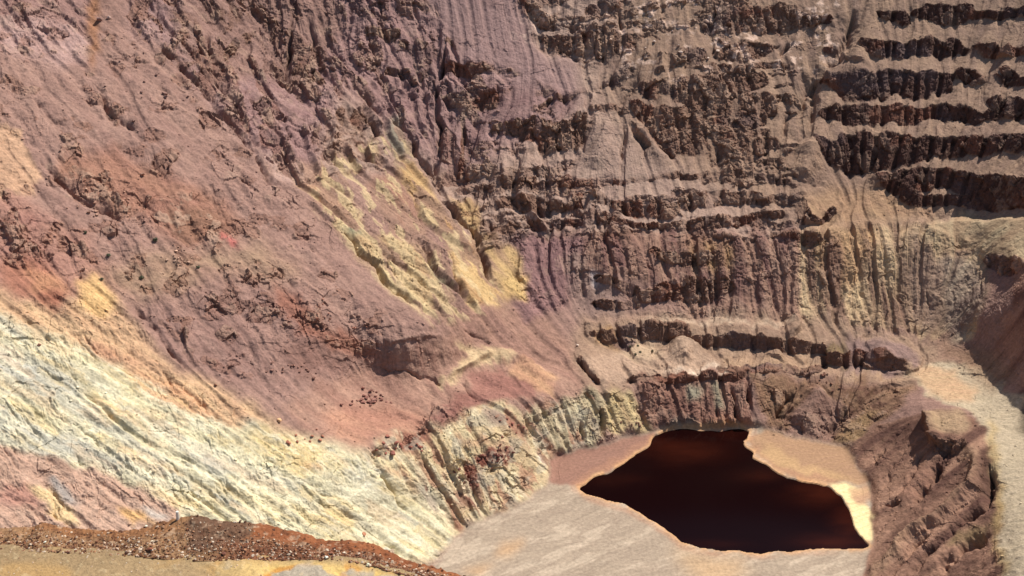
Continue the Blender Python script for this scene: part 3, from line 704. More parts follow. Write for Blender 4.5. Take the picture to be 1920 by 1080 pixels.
# bleached slope
pmix("-900,545 0,545 110,590 185,525 215,555 240,600 290,660 330,690 400,720 470,762 540,810 600,832 690,852 500,820 350,770 230,700 120,650 0,600 -900,600", A_(230,188,138), A_(206,160,120), ts*.7+tf*.3, 9, 8, .95, 8)
pmix("-900,580 0,585 120,635 230,690 350,760 480,805 600,832 695,852 760,905 800,962 848,1005 800,1065 700,1070 500,1000 330,990 200,885 100,862 0,834 -900,800", A_(244,228,178,1.0), A_(208,197,164,1.0), ts*.8+tf*.5-.15, 9, 8, .97, 8)
for s in ("-300,640 0,645 120,700 220,760 140,750 0,700 -300,690", "30,790 120,800 250,880 380,950 300,930 180,870 60,830", "330,830 460,860 600,900 560,910 420,880", "560,930 650,960 700,1000 620,980"):
    pmix(s, A_(206,200,184), A_(188,182,168), tf, 12, 8, .75, 12)
for s in ("170,720 240,760 300,800 230,790 160,740", "280,930 340,920 400,960 330,965", "430,810 560,830 680,880 560,870", "560,960 640,950 690,990 600,985", "200,830 260,840 300,880 230,860"):
    pmix(s, A_(240,204,120), A_(222,186,120), tf, 12, 8, .7, 10)
for s in ("225,690 300,700 420,780 470,800 350,780 270,735", "350,830 380,850 360,860", "570,865 605,875 600,882 575,875"):
    pmix(s, A_(216,148,104), A_(224,170,120), tf, 9, 4, .75)
BS = area(pts("-900,580 0,585 120,635 230,690 350,760 480,805 600,832 695,852 760,905 848,1005 800,1065 700,1070 500,1000 330,990 200,885 100,862 0,834 -900,800"), 7, 5)
aa_ = math.cos(rad(29)); bb_ = math.sin(rad(29)); al_, ac_ = U * aa_ + V * bb_, -U * bb_ + V * aa_
bd1 = fbm2(al_ / 150 + W1[0] * .3, ac_ / 20 + W1[1] * .5, 5, 201); bd2 = fbm2(al_ / 110 + W1[1] * .3, ac_ / 26, 5, 211); bd3 = fbm2(al_ / 60, ac_ / 9 + W1[0] * .4, 4, 221)
paint(BS * sstep(.05, .55, bd1) * .55, mix(A_(210,204,186), A_(190,186,172), tf)); paint(BS * sstep(.12, .6, bd2) * .45, mix(A_(240,210,136), A_(222,186,122), tf))
paint(BS * sstep(.25, .6, bd3) * .35, A_(186,176,148)); paint(BS * sstep(.28, .6, -bd2) * .35, A_(228,188,142)); paint(BS * sstep(.2, .5, -bd3) * .5, A_(246,234,196))
poly("140,520 185,515 215,555 200,600 150,580", A_(240,190,112), 6, 5, .7)
poly("155,645 215,650 270,690 235,690 180,670", A_(200,140,106), 8, 5, .7)
pmix("-900,795 0,834 100,862 200,885 330,955 340,1000 0,1005 -900,1005", A_(212,172,146), A_(192,150,126), ts*.6+tf*.4, 6, 4)
poly("0,900 60,920 90,960 40,950 0,945", A_(190,130,112), 9, 5, .7)
poly("45,915 95,915 120,955 150,985 110,985 95,950", A_(232,198,138), 6, 4, .85)
poly("95,900 125,905 145,945 130,955 105,935", A_(168,158,150), 7, 4, .9)
poly("235,960 270,960 290,985 240,985", A_(236,180,100), 7, 4, .8)
poly("250,945 290,955 320,975 290,975", A_(200,190,178), 6, 4, .8)
pmix("-900,1000 2000,1000 2000,1005 840,1040 500,1100 -900,1100", A_(210,160,130), A_(200,150,120), ts, 4, 4, 0)
# pit floor
fl1 = .5 + .5 * fbm2((U - V * .35) / 70 + W1[0] * .3, (V + U * .3) / 9 + W1[1] * .5, 5, 241)
fl2 = 1 - np.abs(fbm2((U * .8 - V * .6) / 26 + W1[0] * .4, (V * .8 + U * .5) / 110, 3, 261)) * 9
pmix(' '.join('%g,%g' % tuple(a) for a in FLOOR), A_(196,172,146,.9), A_(178,155,132,.9), t2*.4+fl1*.6, 5, 3)
paint(floor_m * sstep(.2, .6, fl1 - .5) * .2, A_(170,146,126)); paint(floor_m * sstep(.35, .8, fl2) * .3, A_(156,132,112)); paint(floor_m * sstep(.1, .6, fbm2((U - V * .4) / 60, (V + U * .4) / 16, 4, 251)) * .4, A_(222,198,170))
pmix("1034,905 1030,870 1045,850 1110,840 1225,806 1225,830 1180,860 1085,912", A_(176,126,104,.9), A_(162,114,96,.9), tf, 4, 1.5, .95)
pmix("1400,820 1440,808 1500,823 1590,838 1612,880 1632,905 1560,905 1480,895 1420,850", A_(196,150,108,.92), A_(180,136,102,.92), tf, 4, 1.5, .95)
poly("1300,1080 1260,1020 1290,1030 1400,1060 1340,1150", A_(216,172,120), 14, 14, .7)
poly("1410,815 1450,830 1420,850 1470,880 1560,900 1620,905 1500,870 1460,840", A_(220,176,116), 6, 4, .5)
for s in ("920,1040 980,1010 990,1020 950,1050", "940,1025 990,1005 985,1015", "860,1075 930,1055 910,1080"):
    poly(s, A_(214,164,110), 8, 6, .6)
poly("1100,935 1140,950 1160,940", A_(200,160,130), 5, 4, .5)
rim = line_field(np.vstack([WATER, WATER[:1]]), 22, 3.0); b_, d_ = rim[0], rim[1]
m = np.zeros((R, C), f32); m[b_] = np.exp(-((d_ - 10 - 4 * W1[1][b_]) / 5) ** 2) * np.clip(.6 + 1.2 * W2[1][b_], 0, 1); paint(m, A_(188,134,102), .5)
m = np.zeros((R, C), f32); m[b_] = np.exp(-(d_ / 5.5) ** 2) * np.clip(1.1 + 1.2 * W1[0][b_], .1, 1); paint(m, A_(230,168,106), .75)
poly("1552,905 1600,910 1632,918 1600,930 1610,940 1632,950 1645,965 1640,990 1630,1018 1618,1008 1600,975 1588,945 1572,925", A_(255,226,158,1.05), 4, 2, .95)
poly("1590,915 1625,905 1640,940 1615,945 1595,935", A_(206,156,116), 5, 3, .85)
poly("1618,935 1655,940 1660,950 1635,955", A_(200,188,170), 4, 3, .8)
# spoil bank, hill and haul road
pmix("1590,840 1640,800 1735,773 1760,765 1860,790 1880,920 1890,1100 1615,1600 1615,1100 1640,1000 1632,905", A_(172,128,102,1.15), A_(106,72,60,1.15), ts*.9+tf*.3-.1, 4, 1)
pmix("1730,770 1800,765 1822,810 1760,815", A_(196,164,122), A_(180,146,112), t2, 4, 3, .9)
pmix("1800,845 1835,830 1838,880 1830,910 1790,950 1720,1000 1650,1075 1620,1100 1640,1060 1700,1000 1770,950 1810,905 1815,870", A_(176,136,104), A_(160,122,96), tf, 5, 3, .85)
pmix("1735,860 1745,880 1720,930 1690,935 1700,895", A_(168,122,96), A_(156,112,92), tf, 4, 3, .85)
pmix("1790,1000 1860,985 1850,1008 1780,1020", A_(156,128,84), A_(140,112,78), tf, 5, 4, .8)
poly("1835,850 1860,830 1866,880 1864,925 1835,930 1840,880", A_(96,64,52,1.0), 4, 3, .85)  # shaded right side of the ridge, darkened in the ground colour
pmix("1770,700 1840,690 1870,640 1920,500 2900,300 2900,800 1920,760 1880,740", A_(172,128,106,1.25), A_(112,74,64,1.25), ts*1.0+t2*.2-.1, 6, 2)
pmix("1700,690 1760,680 1840,690 1920,745 2900,760 2900,1600 1900,1600 1880,1060 1872,920 1860,840 1820,770 1740,740", A_(204,182,148,1.05), A_(184,164,136,1.05), t2*.6+tf*.3, 4, 1.2)
pmix("1690,680 1770,690 1830,730 1835,755 1790,750 1740,735", A_(226,184,136), A_(206,160,120), tf, 6, 4, .9)
pmix("1740,640 1800,640 1860,660 1900,700 1850,740 1800,690", A_(166,126,94), A_(180,142,106), t2, 8, 8, .7)
poly("1845,780 1862,800 1875,860 1880,930 1876,1000 1892,1075 1880,1080 1862,990 1866,900 1855,830", A_(200,166,104), 3, 3, .8)
poly("1912,755 1930,730 2000,720 2000,830 1925,820 1905,790", A_(96,80,62), 6, 4, .8)  # shade beside the road, painted as a dark ground patch
poly("412,446 424,442 440,446 444,456 428,460 414,456", A_(214,104,98), 9, 2.2, .75)
poly("1106,515 1116,512 1124,530 1112,540", A_(226,216,214), 4, 3, .7)
# bare rock where benches were cut, pale and rusty blocks in it
rockA = mix(A_(152,112,90,1.1), A_(108,76,62,1.1), t2 * .7 + .3 * (0.5 + .5 * n3))
rockA = mix(rockA, mix(A_(104,66,56), A_(74,46,42), t2*.5+ts*.4), RT)
rockB = mix(rockA, A_(140,84,62), .75 * sstep(.25, .65, fbm3(Q + 77, 22.0, 3)))
rockC = mix(rockB, A_(110,90,92), sstep(.2, .7, fbm3(Q - 177, 30.0, 3)) * .6)
paint(led * np.maximum(A_WALL, A_UPLEFT), mix(rockC, colr, np.full((R, C), .45)), .85)
paint(led * A_HILL, mix(A_(160,110,84), A_(140,98,84), t2), .55)
CRM = area(pts('690,840 720,825 830,795 870,768 930,745 1110,728 1180,728 1215,806 1040,850 1034,905 870,990 800,1050'), 4, 3)
paint(np.clip(cl * 1.05, 0, 1) * (1 - CRM), rockC, .88)
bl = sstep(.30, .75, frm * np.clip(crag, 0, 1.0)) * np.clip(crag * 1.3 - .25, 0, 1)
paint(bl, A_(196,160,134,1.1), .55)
pale = area(pts("1080,-20 1280,-20 1420,60 1500,40 1530,-20 1590,-20 1575,110 1530,130 1420,130 1280,150 1150,110 960,60"), 20, 12) * sstep(.14, .42, fbm3(Q + 31, 3.0, 2)) * sstep(-.2, .3, fbm3(Q + 61, 11.0, 2))
paint(pale, A_(226,190,168,1.2), .8)
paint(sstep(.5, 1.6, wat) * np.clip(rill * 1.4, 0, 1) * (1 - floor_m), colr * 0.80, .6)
paint(sstep(.38, .75, n3) * .35 * (1 - floor_m), colr * 1.22, 1)
paint(sstep(.32, .8, -n3) * .4 * (1 - floor_m), colr * 0.76, 1)
lum_ = (colr * [.25, .6, .15]).sum(-1, keepdims=True); colr = lum_ + (colr - lum_) * (.86 + .03 * A_WALL[..., None])
chip = rng.random((R, C)).astype(f32); chip = blur((chip > .985).astype(f32), .8) * (1 - floor_m) * np.clip(.4 + crag, 0, 1)
paint(np.clip(chip * 2.2, 0, .8), np.clip(colr * 1.5 + .03, 0, .8)); chip2 = blur((rng.random((R, C)) > .985).astype(f32), .8) * (1 - floor_m)
paint(np.clip(chip2 * 2.2, 0, .8), colr * .55)
colr = np.clip(colr * (1 + 0.05 * st_f[..., None] + 0.05 * n2[..., None]), 0.004, 0.86)
print('colour', time.time() - T0)

# ------------------------------------------------------------------ materials
def ground_mat(name, bump=0.5, scale=1.2, rough=0.95, objcol=False):
    m = bpy.data.materials.new(name); m.use_nodes = True; t = m.node_tree; bs = t.nodes['Principled BSDF']
    bs.inputs['Roughness'].default_value = rough; bs.inputs['Specular IOR Level'].default_value = 0.15
    tc_ = t.nodes.new('ShaderNodeTexCoord')
    n1_ = t.nodes.new('ShaderNodeTexNoise'); n1_.inputs['Scale'].default_value = scale; n1_.inputs['Detail'].default_value = 6; n1_.inputs['Roughness'].default_value = .65
    t.links.new(tc_.outputs['Object'], n1_.inputs['Vector'])
    if objcol:
        a = t.nodes.new('ShaderNodeObjectInfo'); src = a.outputs['Color']
    else:
        a = t.nodes.new('ShaderNodeVertexColor'); a.layer_name = 'geology'; src = a.outputs['Color']
    mr = t.nodes.new('ShaderNodeMapRange'); mr.inputs[1].default_value = .3; mr.inputs[2].default_value = .7; mr.inputs[3].default_value = .76; mr.inputs[4].default_value = 1.22
    t.links.new(n1_.outputs[0], mr.inputs[0])
    mx = t.nodes.new('ShaderNodeMix'); mx.data_type = 'RGBA'; mx.blend_type = 'MULTIPLY'; mx.inputs[0].default_value = 1
    t.links.new(src, mx.inputs[6]); t.links.new(mr.outputs[0], mx.inputs[7]); t.links.new(mx.outputs[2], bs.inputs['Base Color'])
    bp = t.nodes.new('ShaderNodeBump'); bp.inputs['Strength'].default_value = bump; bp.inputs['Distance'].default_value = 0.5 / scale
    t.links.new(n1_.outputs[0], bp.inputs['Height']); t.links.new(bp.outputs[0], bs.inputs['Normal'])
    return m
M_ROCK = ground_mat('weathered_rock', .6, .85); M_FLOOR = ground_mat('dried_mud', .10, .8)
M_STONE = ground_mat('loose_stone', .4, 3.0, objcol=True); M_BERM = ground_mat('berm_gravel', .7, 9.0); M_RUB = ground_mat('rubble_stone', .3, 4.0)

def grid_mesh(name, P, colr, keep, mat, kind='structure', smooth=False):
    """quads of a grid where keep (per cell) is true; verts compacted"""
    r, c = P.shape[:2]
    i = np.arange(r * c, dtype=np.int32).reshape(r, c)
    qd = np.stack([i[:-1, :-1], i[:-1, 1:], i[1:, 1:], i[1:, :-1]], -1)[keep]
    used = np.zeros(r * c, bool); used[qd.ravel()] = True
    mp = np.cumsum(used, dtype=np.int32) - 1; qd = mp[qd]
    vv = P.reshape(-1, 3)[used].astype(f32)
    return raw_mesh(name, vv, qd, colr.reshape(-1, 3)[used], mat, kind, smooth)
def raw_mesh(name, vv, qd, cc, mat, kind=None, smooth=False):
    me = bpy.data.meshes.new(name); nq, ns = qd.shape
    me.vertices.add(len(vv)); me.vertices.foreach_set('co', vv.astype(f32).ravel())
    me.loops.add(nq * ns); me.loops.foreach_set('vertex_index', qd.astype(np.int32).ravel())
    me.polygons.add(nq); me.polygons.foreach_set('loop_start', np.arange(0, nq * ns, ns, dtype=np.int32))
    me.polygons.foreach_set('loop_total', np.full(nq, ns, np.int32))
    me.polygons.foreach_set('use_smooth', np.full(nq, smooth))
    me.update(calc_edges=True)
    if cc is not None:
        at = me.color_attributes.new('geology', 'FLOAT_COLOR', 'POINT')
        at.data.foreach_set('color', np.hstack([cc, np.ones((len(cc), 1))]).astype(f32).ravel())
    me.materials.append(mat)
    o = bpy.data.objects.new(name, me); col.objects.link(o)
    if kind: o['kind'] = kind
    return o

# ------------------------------------------------------------------ terrain, split by what the ground is
P[..., 2] += H
SWD = 0.0
lab = np.zeros((R, C), np.int32)                                       # 0 mauve hillside
names = ['mauve_hill', 'terraced_hill', 'bleached_hill', 'fluted_hill', 'terrace_land', 'spoil_hill', 'haul_road', 'red_hill', 'pit_floor']
def lb(s, k, warp=6): lab[area(pts(s), warp, 0) > .5] = k
lb("255,-500 3000,-500 3000,430 1480,432 1250,440 1080,440 900,480 830,380 760,300 640,380 545,360 470,280 400,185 250,50", 1)
lb("900,460 1080,440 1480,432 1940,405 1940,490 1830,640 1740,640 1500,600 1100,600 990,600 940,555", 3)
lb("1070,640 1100,590 1500,590 1740,640 1770,690 1720,720 1690,765 1600,838 1440,808 1220,806 1180,735 1130,725", 4)
lb("-900,545 0,545 110,590 185,525 240,600 330,690 470,762 600,832 700,850 830,800 870,775 930,752 1110,728 1180,728 1215,806 1040,850 1034,905 870,985 790,1080 760,1600 -900,1600", 2)
lb("1590,840 1735,773 1850,780 1872,920 1890,1100 1880,1600 1600,1600 1640,960", 5)
lb("1770,690 1840,690 1870,640 1920,500 2950,250 2950,760 1920,745", 7)
lb("1700,690 1770,685 1840,690 1920,745 2950,760 2950,1600 1885,1600 1880,1060 1872,920 1850,790 1740,740", 6)
lab[floor_m > .5] = 8
lc = lab[:-1, :-1]
for kx, nm in enumerate(names):
    kp = lc == kx
    if kp.any(): grid_mesh(nm, P, colr, kp, M_FLOOR if kx == 8 else M_ROCK)
print('mesh', time.time() - T0)

def at(u, v):
    j = int(np.clip(np.searchsorted(us, u), 0, C - 1)); i = int(np.clip(R - np.searchsorted(vs[::-1], v), 0, R - 1))
    return P[i, j], N[i, j]

# ------------------------------------------------------------------ pond
def on_floor(u, v, z):
    x_, z_ = ray(u, v); y_ = z / z_
    return (x_ * y_, y_, z + H)
import bmesh
wl = FL - 0.42
wu = np.linspace(1060, 1660, 300); wv = np.linspace(1060, 780, 170)
gu_, gv_ = np.meshgrid(wu, wv); wx, wz = ray(gu_, gv_); wy = wl / wz
WP = np.stack([wx * wy, wy, np.full_like(wy, wl + H)], -1)
sil = np.zeros(gu_.shape)                                         # suspended iron silt: how red the water is
for u_, v_, su_, sv_, k_ in ((1290,845,75,22,.75), (1240,830,30,18,.4), (1370,815,40,16,.35), (1540,925,55,22,.8), (1430,890,50,14,.4), (1590,985,30,40,.7), (1570,1015,70,14,.8), (1150,900,50,12,.25), (1330,1020,60,8,.3)):
    q_ = ((gu_ - u_) / su_) ** 2 + ((gv_ - v_) / sv_) ** 2
    sil = np.maximum(sil, k_ * np.exp(-q_))
sil = np.clip(sil * (1 + .5 * fbm2(gu_ / 60, gv_ / 16, 4, 15)), 0, 1)
wc = np.array([.0060, .0012, .0014]) * (1 - sil[..., None]) + np.array([.030, .0058, .0030]) * sil[..., None]
inw = np.zeros(gu_.shape, bool); x0, y0 = WATER[-1]
ctr = WATER.mean(0); WB = ctr + (WATER - ctr) * 1.03; x0, y0 = WB[-1]
for x1, y1 in WB:
    if y1 != y0: inw ^= ((gv_ < y1) != (gv_ < y0)) & (gu_ < (x0 - x1) * (gv_ - y1) / (y0 - y1) + x1)
    x0, y0 = x1, y1
m = bpy.data.materials.new('acid_water'); m.use_nodes = True; t = m.node_tree; bs = t.nodes['Principled BSDF']
bs.inputs['Roughness'].default_value = .12; bs.inputs['IOR'].default_value = 1.33; bs.inputs['Specular IOR Level'].default_value = .12
vc_ = t.nodes.new('ShaderNodeVertexColor'); vc_.layer_name = 'geology'; t.links.new(vc_.outputs[0], bs.inputs['Base Color'])
tc_ = t.nodes.new('ShaderNodeTexCoord'); nb = t.nodes.new('ShaderNodeTexNoise'); nb.inputs['Scale'].default_value = .8; bp = t.nodes.new('ShaderNodeBump'); bp.inputs['Strength'].default_value = .04
t.links.new(tc_.outputs['Object'], nb.inputs['Vector']); t.links.new(nb.outputs[0], bp.inputs['Height']); t.links.new(bp.outputs[0], bs.inputs['Normal'])
grid_mesh('lake', WP, wc, inw[:-1, :-1] & inw[1:, 1:], m, smooth=True)

# ------------------------------------------------------------------ ledge under the overlook with its rubble berm
LZ = -19.0
base_l = pts("-700,1010 -200,1022 0,1031 130,1037 270,1045 335,1050 400,1052 480,1050 600,1051 680,1057 730,1070 800,1090 900,1120 1100,1170 1400,1230")
crest_l = pts("-700,985 -200,990 0,990 60,988 83,980 115,988 181,994 229,997 260,992 292,983 320,973 345,966 367,965 413,976 463,981 500,983 540,993 567,1002 600,1010 640,1013 677,1014 700,1018 729,1033 760,1050 792,1058 830,1068 862,1078 900,1092 1000,1122 1200,1165 1400,1220")
bu = np.arange(-700, 1400, 1.6)
vb = np.interp(bu, base_l[:, 0], base_l[:, 1]) + fbm2(bu / 22, bu * 0, 3, 4) * 2; vc = np.interp(bu, crest_l[:, 0], crest_l[:, 1]) + fbm2(bu / 9, bu * 0 + 4, 3, 6) * 1.6
xb, zb = ray(bu, vb); yb = LZ / zb
xc_, zc = ray(bu, vc); yc_ = yb + 1.0 + (vb - vc) * 0.014
B0 = np.stack([xb * yb, yb, np.full_like(yb, LZ)], -1); C0 = np.stack([xc_ * yc_, yc_, zc * yc_], -1)
tt = np.linspace(0, 1, 64)
front = B0[None] * (1 - tt[:, None, None]) + C0[None] * tt[:, None, None]
front[..., 2] += (np.sin(tt * math.pi) * .05)[:, None]
tb_ = np.linspace(0, 1, 40)[1:]
back = C0[None] + np.stack([np.zeros((39, len(bu))), np.repeat((tb_ * 7)[:, None], len(bu), 1), np.repeat((-(tb_ * 7.5))[:, None], len(bu), 1)], -1)
BM = np.concatenate([front, back], 0)
q3 = BM.astype(f32)
e = np.concatenate([np.clip(tt * 5, 0, 1), np.ones(39)])[:, None]
BM[..., 2] += e * (0.11 * fbm3(q3, .9, 4) + .035 * fbm3(q3 + 9, .16, 3)) * np.concatenate([np.clip((1 - tt) * 3 + .35, 0, 1), np.ones(39)])[:, None]
UB = np.repeat(bu[None], BM.shape[0], 0)
sB = np.concatenate([tt, np.ones(39)])[:, None] + 0 * UB
nb1 = fbm3(q3 + 50, 1.1, 4); nb2 = fbm3(q3 - 50, .22, 3)
def sel(a, b, s=30): return sstep(a - s, a + s, UB + nb1 * 40) * (1 - sstep(b - s, b + s, UB + nb1 * 40))
cb = mix(A_(164,126,92), A_(134,100,72), .5 + .6 * nb1)
def pb(m, c):
    global cb
    cb = cb * (1 - m[..., None]) + c * m[..., None]
pb(sel(40, 330, 40) * sstep(.5, .8, sB), mix(A_(164,116,78), A_(142,98,66), .5 + .5 * nb1))
pb(sel(348, 465, 8) * sstep(.15, .35, sB + nb1 * .1), mix(A_(130,98,76), A_(104,76,60), .5 + .5 * nb1))
pb(sel(465, 900, 10) * sstep(.3, .6, sB + nb1 * .2), mix(A_(164,104,68), A_(136,82,54), .5 + .6 * nb1))
pb(sel(420, 800, 20) * (1 - sstep(.3, .6, sB + nb1 * .2)), mix(A_(122,80,60), A_(150,100,72), .5 + .6 * nb1))
pb(sstep(.42, .8, nb2) * .5, A_(196,166,138)); pb(sstep(.35, .8, -nb2) * .6, A_(96,62,46))
BM[..., 2] += H
grid_mesh('berm_terrain', BM, cb, np.ones((BM.shape[0] - 1, BM.shape[1] - 1), bool), M_BERM)
# ledge ground
tg = np.linspace(0, 1, 150) ** 1.3
near_y = 9.0
GB = B0.copy(); GB[:, 1] += .25; GB[:, 0] = xb * GB[:, 1]
GN = np.stack([xb * near_y, np.full_like(yb, near_y), np.full_like(yb, LZ - .3)], -1)
GR = GB[None] * (1 - tg[:, None, None]) + GN[None] * tg[:, None, None]
q3 = GR.astype(f32)
UG = (GR[..., 0] / GR[..., 1]) ; 
VG = CY - FOC * ((GR[..., 2] / GR[..., 1]) * math.cos(PITCH) + math.sin(PITCH)) / (math.cos(PITCH) - (GR[..., 2] / GR[..., 1]) * math.sin(PITCH))
UG = np.repeat(bu[None], len(tg), 0)
ng1 = fbm3(q3 + 20, 1.6, 4); ng2 = fbm3(q3 - 20, .18, 3)
hump = sstep(330, 480, UG + (VG - 1060) * -1.0 + ng1 * 30) * (1 - sstep(760, 880, UG)) * sstep(0, .05, tg)[:, None]
GR[..., 2] += .05 * ng1 + .012 * ng2 + hump * (.16 + .14 * ng1) * np.clip(tg * 12, 0, 1)[:, None]
cg = mix(A_(178,150,112), A_(160,134,100), .5 + .6 * ng1)
def pg(m, c):
    global cg
    cg = cg * (1 - m[..., None]) + c * m[..., None]
pg(sstep(.1, .6, fbm3(q3 + 90, 2.4, 3)) * .7, A_(190,152,100))
pg(hump, mix(A_(226,190,112), A_(206,176,130), .5 + .7 * ng1))
pg(hump * sstep(.1, .5, fbm3(q3 + 70, .8, 3)), A_(206,150,80)); pg(hump * sstep(.15, .5, fbm3(q3 - 70, .9, 3)), A_(180,166,146))
pg(sstep(.5, .8, ng2) * .4, A_(210,186,146))
GR[..., 2] += H
grid_mesh('ledge_ground', GR, cg, np.ones((GR.shape[0] - 1, GR.shape[1] - 1), bool), M_BERM)

# ------------------------------------------------------------------ stones
def rock_proto(seed, flat=.75):
    r_ = random.Random(seed); b_ = bmesh.new()
    for _ in range(16):
        v = Vector((r_.gauss(0, 1), r_.gauss(0, 1), r_.gauss(0, 1))); v.normalize()
        v *= r_.uniform(.78, 1.05); v = Vector((v.x, v.y * r_.uniform(.75, .95), v.z * flat))
        b_.verts.new(v * .5)
    res = bmesh.ops.convex_hull(b_, input=b_.verts[:])
    bmesh.ops.delete(b_, geom=[g for g in res['geom_interior'] if isinstance(g, bmesh.types.BMVert)], context='VERTS')
    bmesh.ops.bevel(b_, geom=b_.edges[:], offset=.035, segments=1, affect='EDGES')
    bmesh.ops.triangulate(b_, faces=b_.faces[:])
    m_ = bpy.data.meshes.new('boulder'); b_.to_mesh(m_); b_.free(); m_.materials.append(M_STONE)
    return m_
protos = [rock_proto(s, random.uniform(.6, .9)) for s in range(8)]
pv = []
for m_ in protos:
    vv = np.zeros(len(m_.vertices) * 3, f32); m_.vertices.foreach_get('co', vv); ff = np.zeros(len(m_.polygons) * 3, np.int32); m_.polygons.foreach_get('vertices', ff)
    pv.append((vv.reshape(-1, 3), ff.reshape(-1, 3)))
def put(name, pos, size, colour, label, cat, group):
    o = bpy.data.objects.new(name, random.choice(protos)); col.objects.link(o)
    o.location = pos; o.rotation_euler = (random.uniform(-.5, .5), random.uniform(-.5, .5), random.uniform(0, 6.28))
    o.scale = (size * random.uniform(.85, 1.2), size * random.uniform(.8, 1.1), size * random.uniform(.7, 1.0))
    o.color = (*colour, 1); o['label'] = label; o['category'] = cat
    if group: o['group'] = group
    return o
def jc(c, a=.18):
    g_ = sum(c) / 3; c = tuple(min(255, (x * .75 + g_ * .25) * 1.18) for x in c)
    k_ = random.uniform(1 - a, 1 + a); return tuple(float(x) * k_ for x in lin(c) * KF)
def cluster(n_, u, v, su, sv, s0, s1, c, label, group):
    for _ in range(n_):
        uu, vv = random.gauss(u, su), random.gauss(v, sv); p_, n_v = at(uu, vv); s_ = random.uniform(s0, s1) * random.choice((.8, 1, 1, 1.3))
        put('boulder', tuple(p_ + n_v * s_ * .22), s_, jc(c), label, 'boulder', group)
CL = [
 (26, 925,862,24,11, 1.0,2.0, (112,60,50), 'dark red boulder in the rockfall patch on the cream cliff', 'dark red rockfall boulders'),
 (14, 870,900,16,12, .9,1.6, (122,72,60), 'maroon boulder in the gully below the dark red rockfall', 'maroon gully boulders'),
 (40, 690,750,20,8, 1.0,2.0, (150,96,82), 'brown boulder scattered on the flat reddish terrace', 'boulders on the reddish terrace'),
 (26, 590,600,40,26, .9,1.8, (166,104,82), 'rust boulder in the diagonal rock chute down the mauve slope', 'boulders in the rusty chute'),
 (14, 545,690,30,8, .9,1.8, (146,100,84), 'brown boulder at the foot of the mauve slope', 'boulders at the slope foot'),
 (16, 740,835,26,12, 1.0,2.0, (160,92,74), 'red boulder along the broken rim of the cream cliff', 'boulders along the cliff rim'),
 (10, 1180,795,16,6, .9,1.7, (112,68,56), 'dark boulder at the foot of the small yellow buttress', 'boulders below the yellow buttress'),
 (16, 330,485,40,8, .9,1.6, (196,150,122), 'pale boulder strewn on the grassy shelf of the mauve slope', 'pale boulders on the shelf'),
 (18, 200,380,50,18, 1.0,2.2, (172,124,100), 'tan boulder below the rough outcrop on the mauve slope', 'boulders under the outcrop'),
 (14, 300,150,60,40, 1.2,2.4, (150,110,98), 'mauve boulder lying on the smooth scree slope high up', 'boulders on the scree'),
 (18, 1280,90,60,30, 1.2,2.8, (222,190,168), 'pale pink block lodged in the shattered upper benches', 'pale blocks in the upper benches'),
 (18, 1540,690,12,30, 1.0,1.9, (128,84,66), 'brown boulder in the slide crossing the terrace road', 'boulders in the slide'),
 (12, 560,820,24,8, .9,1.7, (176,104,78), 'orange boulder on the edge of the bleached slope', 'orange boulders on the bleached edge'),
 (10, 960,800,18,12, 1.0,1.8, (150,86,70), 'reddish boulder in the notch of the cream cliff', 'boulders in the cliff notch'),
]
for a in CL: cluster(*a)
for u, v, s_, c, l in ((701,752,3.6,(150,100,86),'largest brown boulder of the heap on the flat reddish terrace'),(185,40,5.0,(140,106,100),'large grey boulder with dark shadow on the upper scree beside the rust streak'), (202,34,3.2,(176,140,126),'paler boulder beside the large grey boulder on the scree'),
     (522,790,2.6,(214,160,110),'round ochre boulder at the top edge of the bleached slope'), (681,1002,2.2,(190,120,84),'orange boulder low on the bleached slope near the pit floor'),
     (733,852,3.4,(150,86,72),'biggest red boulder on the broken rim of the cream cliff'), (1082,650,2.2,(222,196,176),'white boulder by the edge of the tan terrace'),
     (1112,711,2.0,(226,196,176),'white boulder in the crack below the tan terrace'), (307,178,3.6,(146,104,90),'flat brown boulder alone on the mauve scree'), (72,648,2.0,(150,96,76),'small dark boulder alone on the bleached slope'),
     (1810,862,1.6,(190,140,104),'small tan boulder on the narrow bench of the spoil bank'), (403,723,2.0,(130,80,60),'dark boulder on the orange band above the bleached slope')):
    p_, n_v = at(u, v); put('boulder', tuple(p_ + n_v * s_ * .2), s_, jc(c, .03), l, 'boulder', None)

def scatter(name, centers, sizes, cols):
    vl, fl_, cl_, off = [], [], [], 0
    for c_, s_, k_ in zip(centers, sizes, cols):
        v_, f_ = pv[random.randrange(len(pv))]
        a = random.uniform(0, 6.28); ca, sa = math.cos(a), math.sin(a); b2 = random.uniform(-.6, .6); cb2, sb2 = math.cos(b2), math.sin(b2)
        Rm = np.array([[ca, -sa, 0], [sa, ca, 0], [0, 0, 1]]) @ np.array([[1, 0, 0], [0, cb2, -sb2], [0, sb2, cb2]])
        vl.append(v_ @ Rm.T * s_ + c_); fl_.append(f_ + off); cl_.append(np.repeat(k_[None], len(v_), 0)); off += len(v_)
    return raw_mesh(name, np.concatenate(vl), np.concatenate(fl_), np.concatenate(cl_), M_RUB, 'stuff')
# scree fragments: where the ground is craggy
pr = (np.clip(crag, .14, .9) * (1 - floor_m) * ((U > -40) & (U < 1960) & (V > -30) & (V < 1060)) * (1 - area(pts("-900,600 350,760 690,850 870,985 790,1090 -900,1100"), 0, 0) * .8)).ravel()
cs = np.cumsum(pr); idx = np.searchsorted(cs, rng.random(9000) * cs[-1])
sz = .35 + rng.random(len(idx)) ** 4 * 1.2
cc = colr.reshape(-1, 3)[idx] * (rng.random((len(idx), 1)) * .6 + .9)
scatter('scree_rubble', P.reshape(-1, 3)[idx] + N.reshape(-1, 3)[idx] * (sz * .05)[:, None], sz, np.clip(cc, .01, .8))
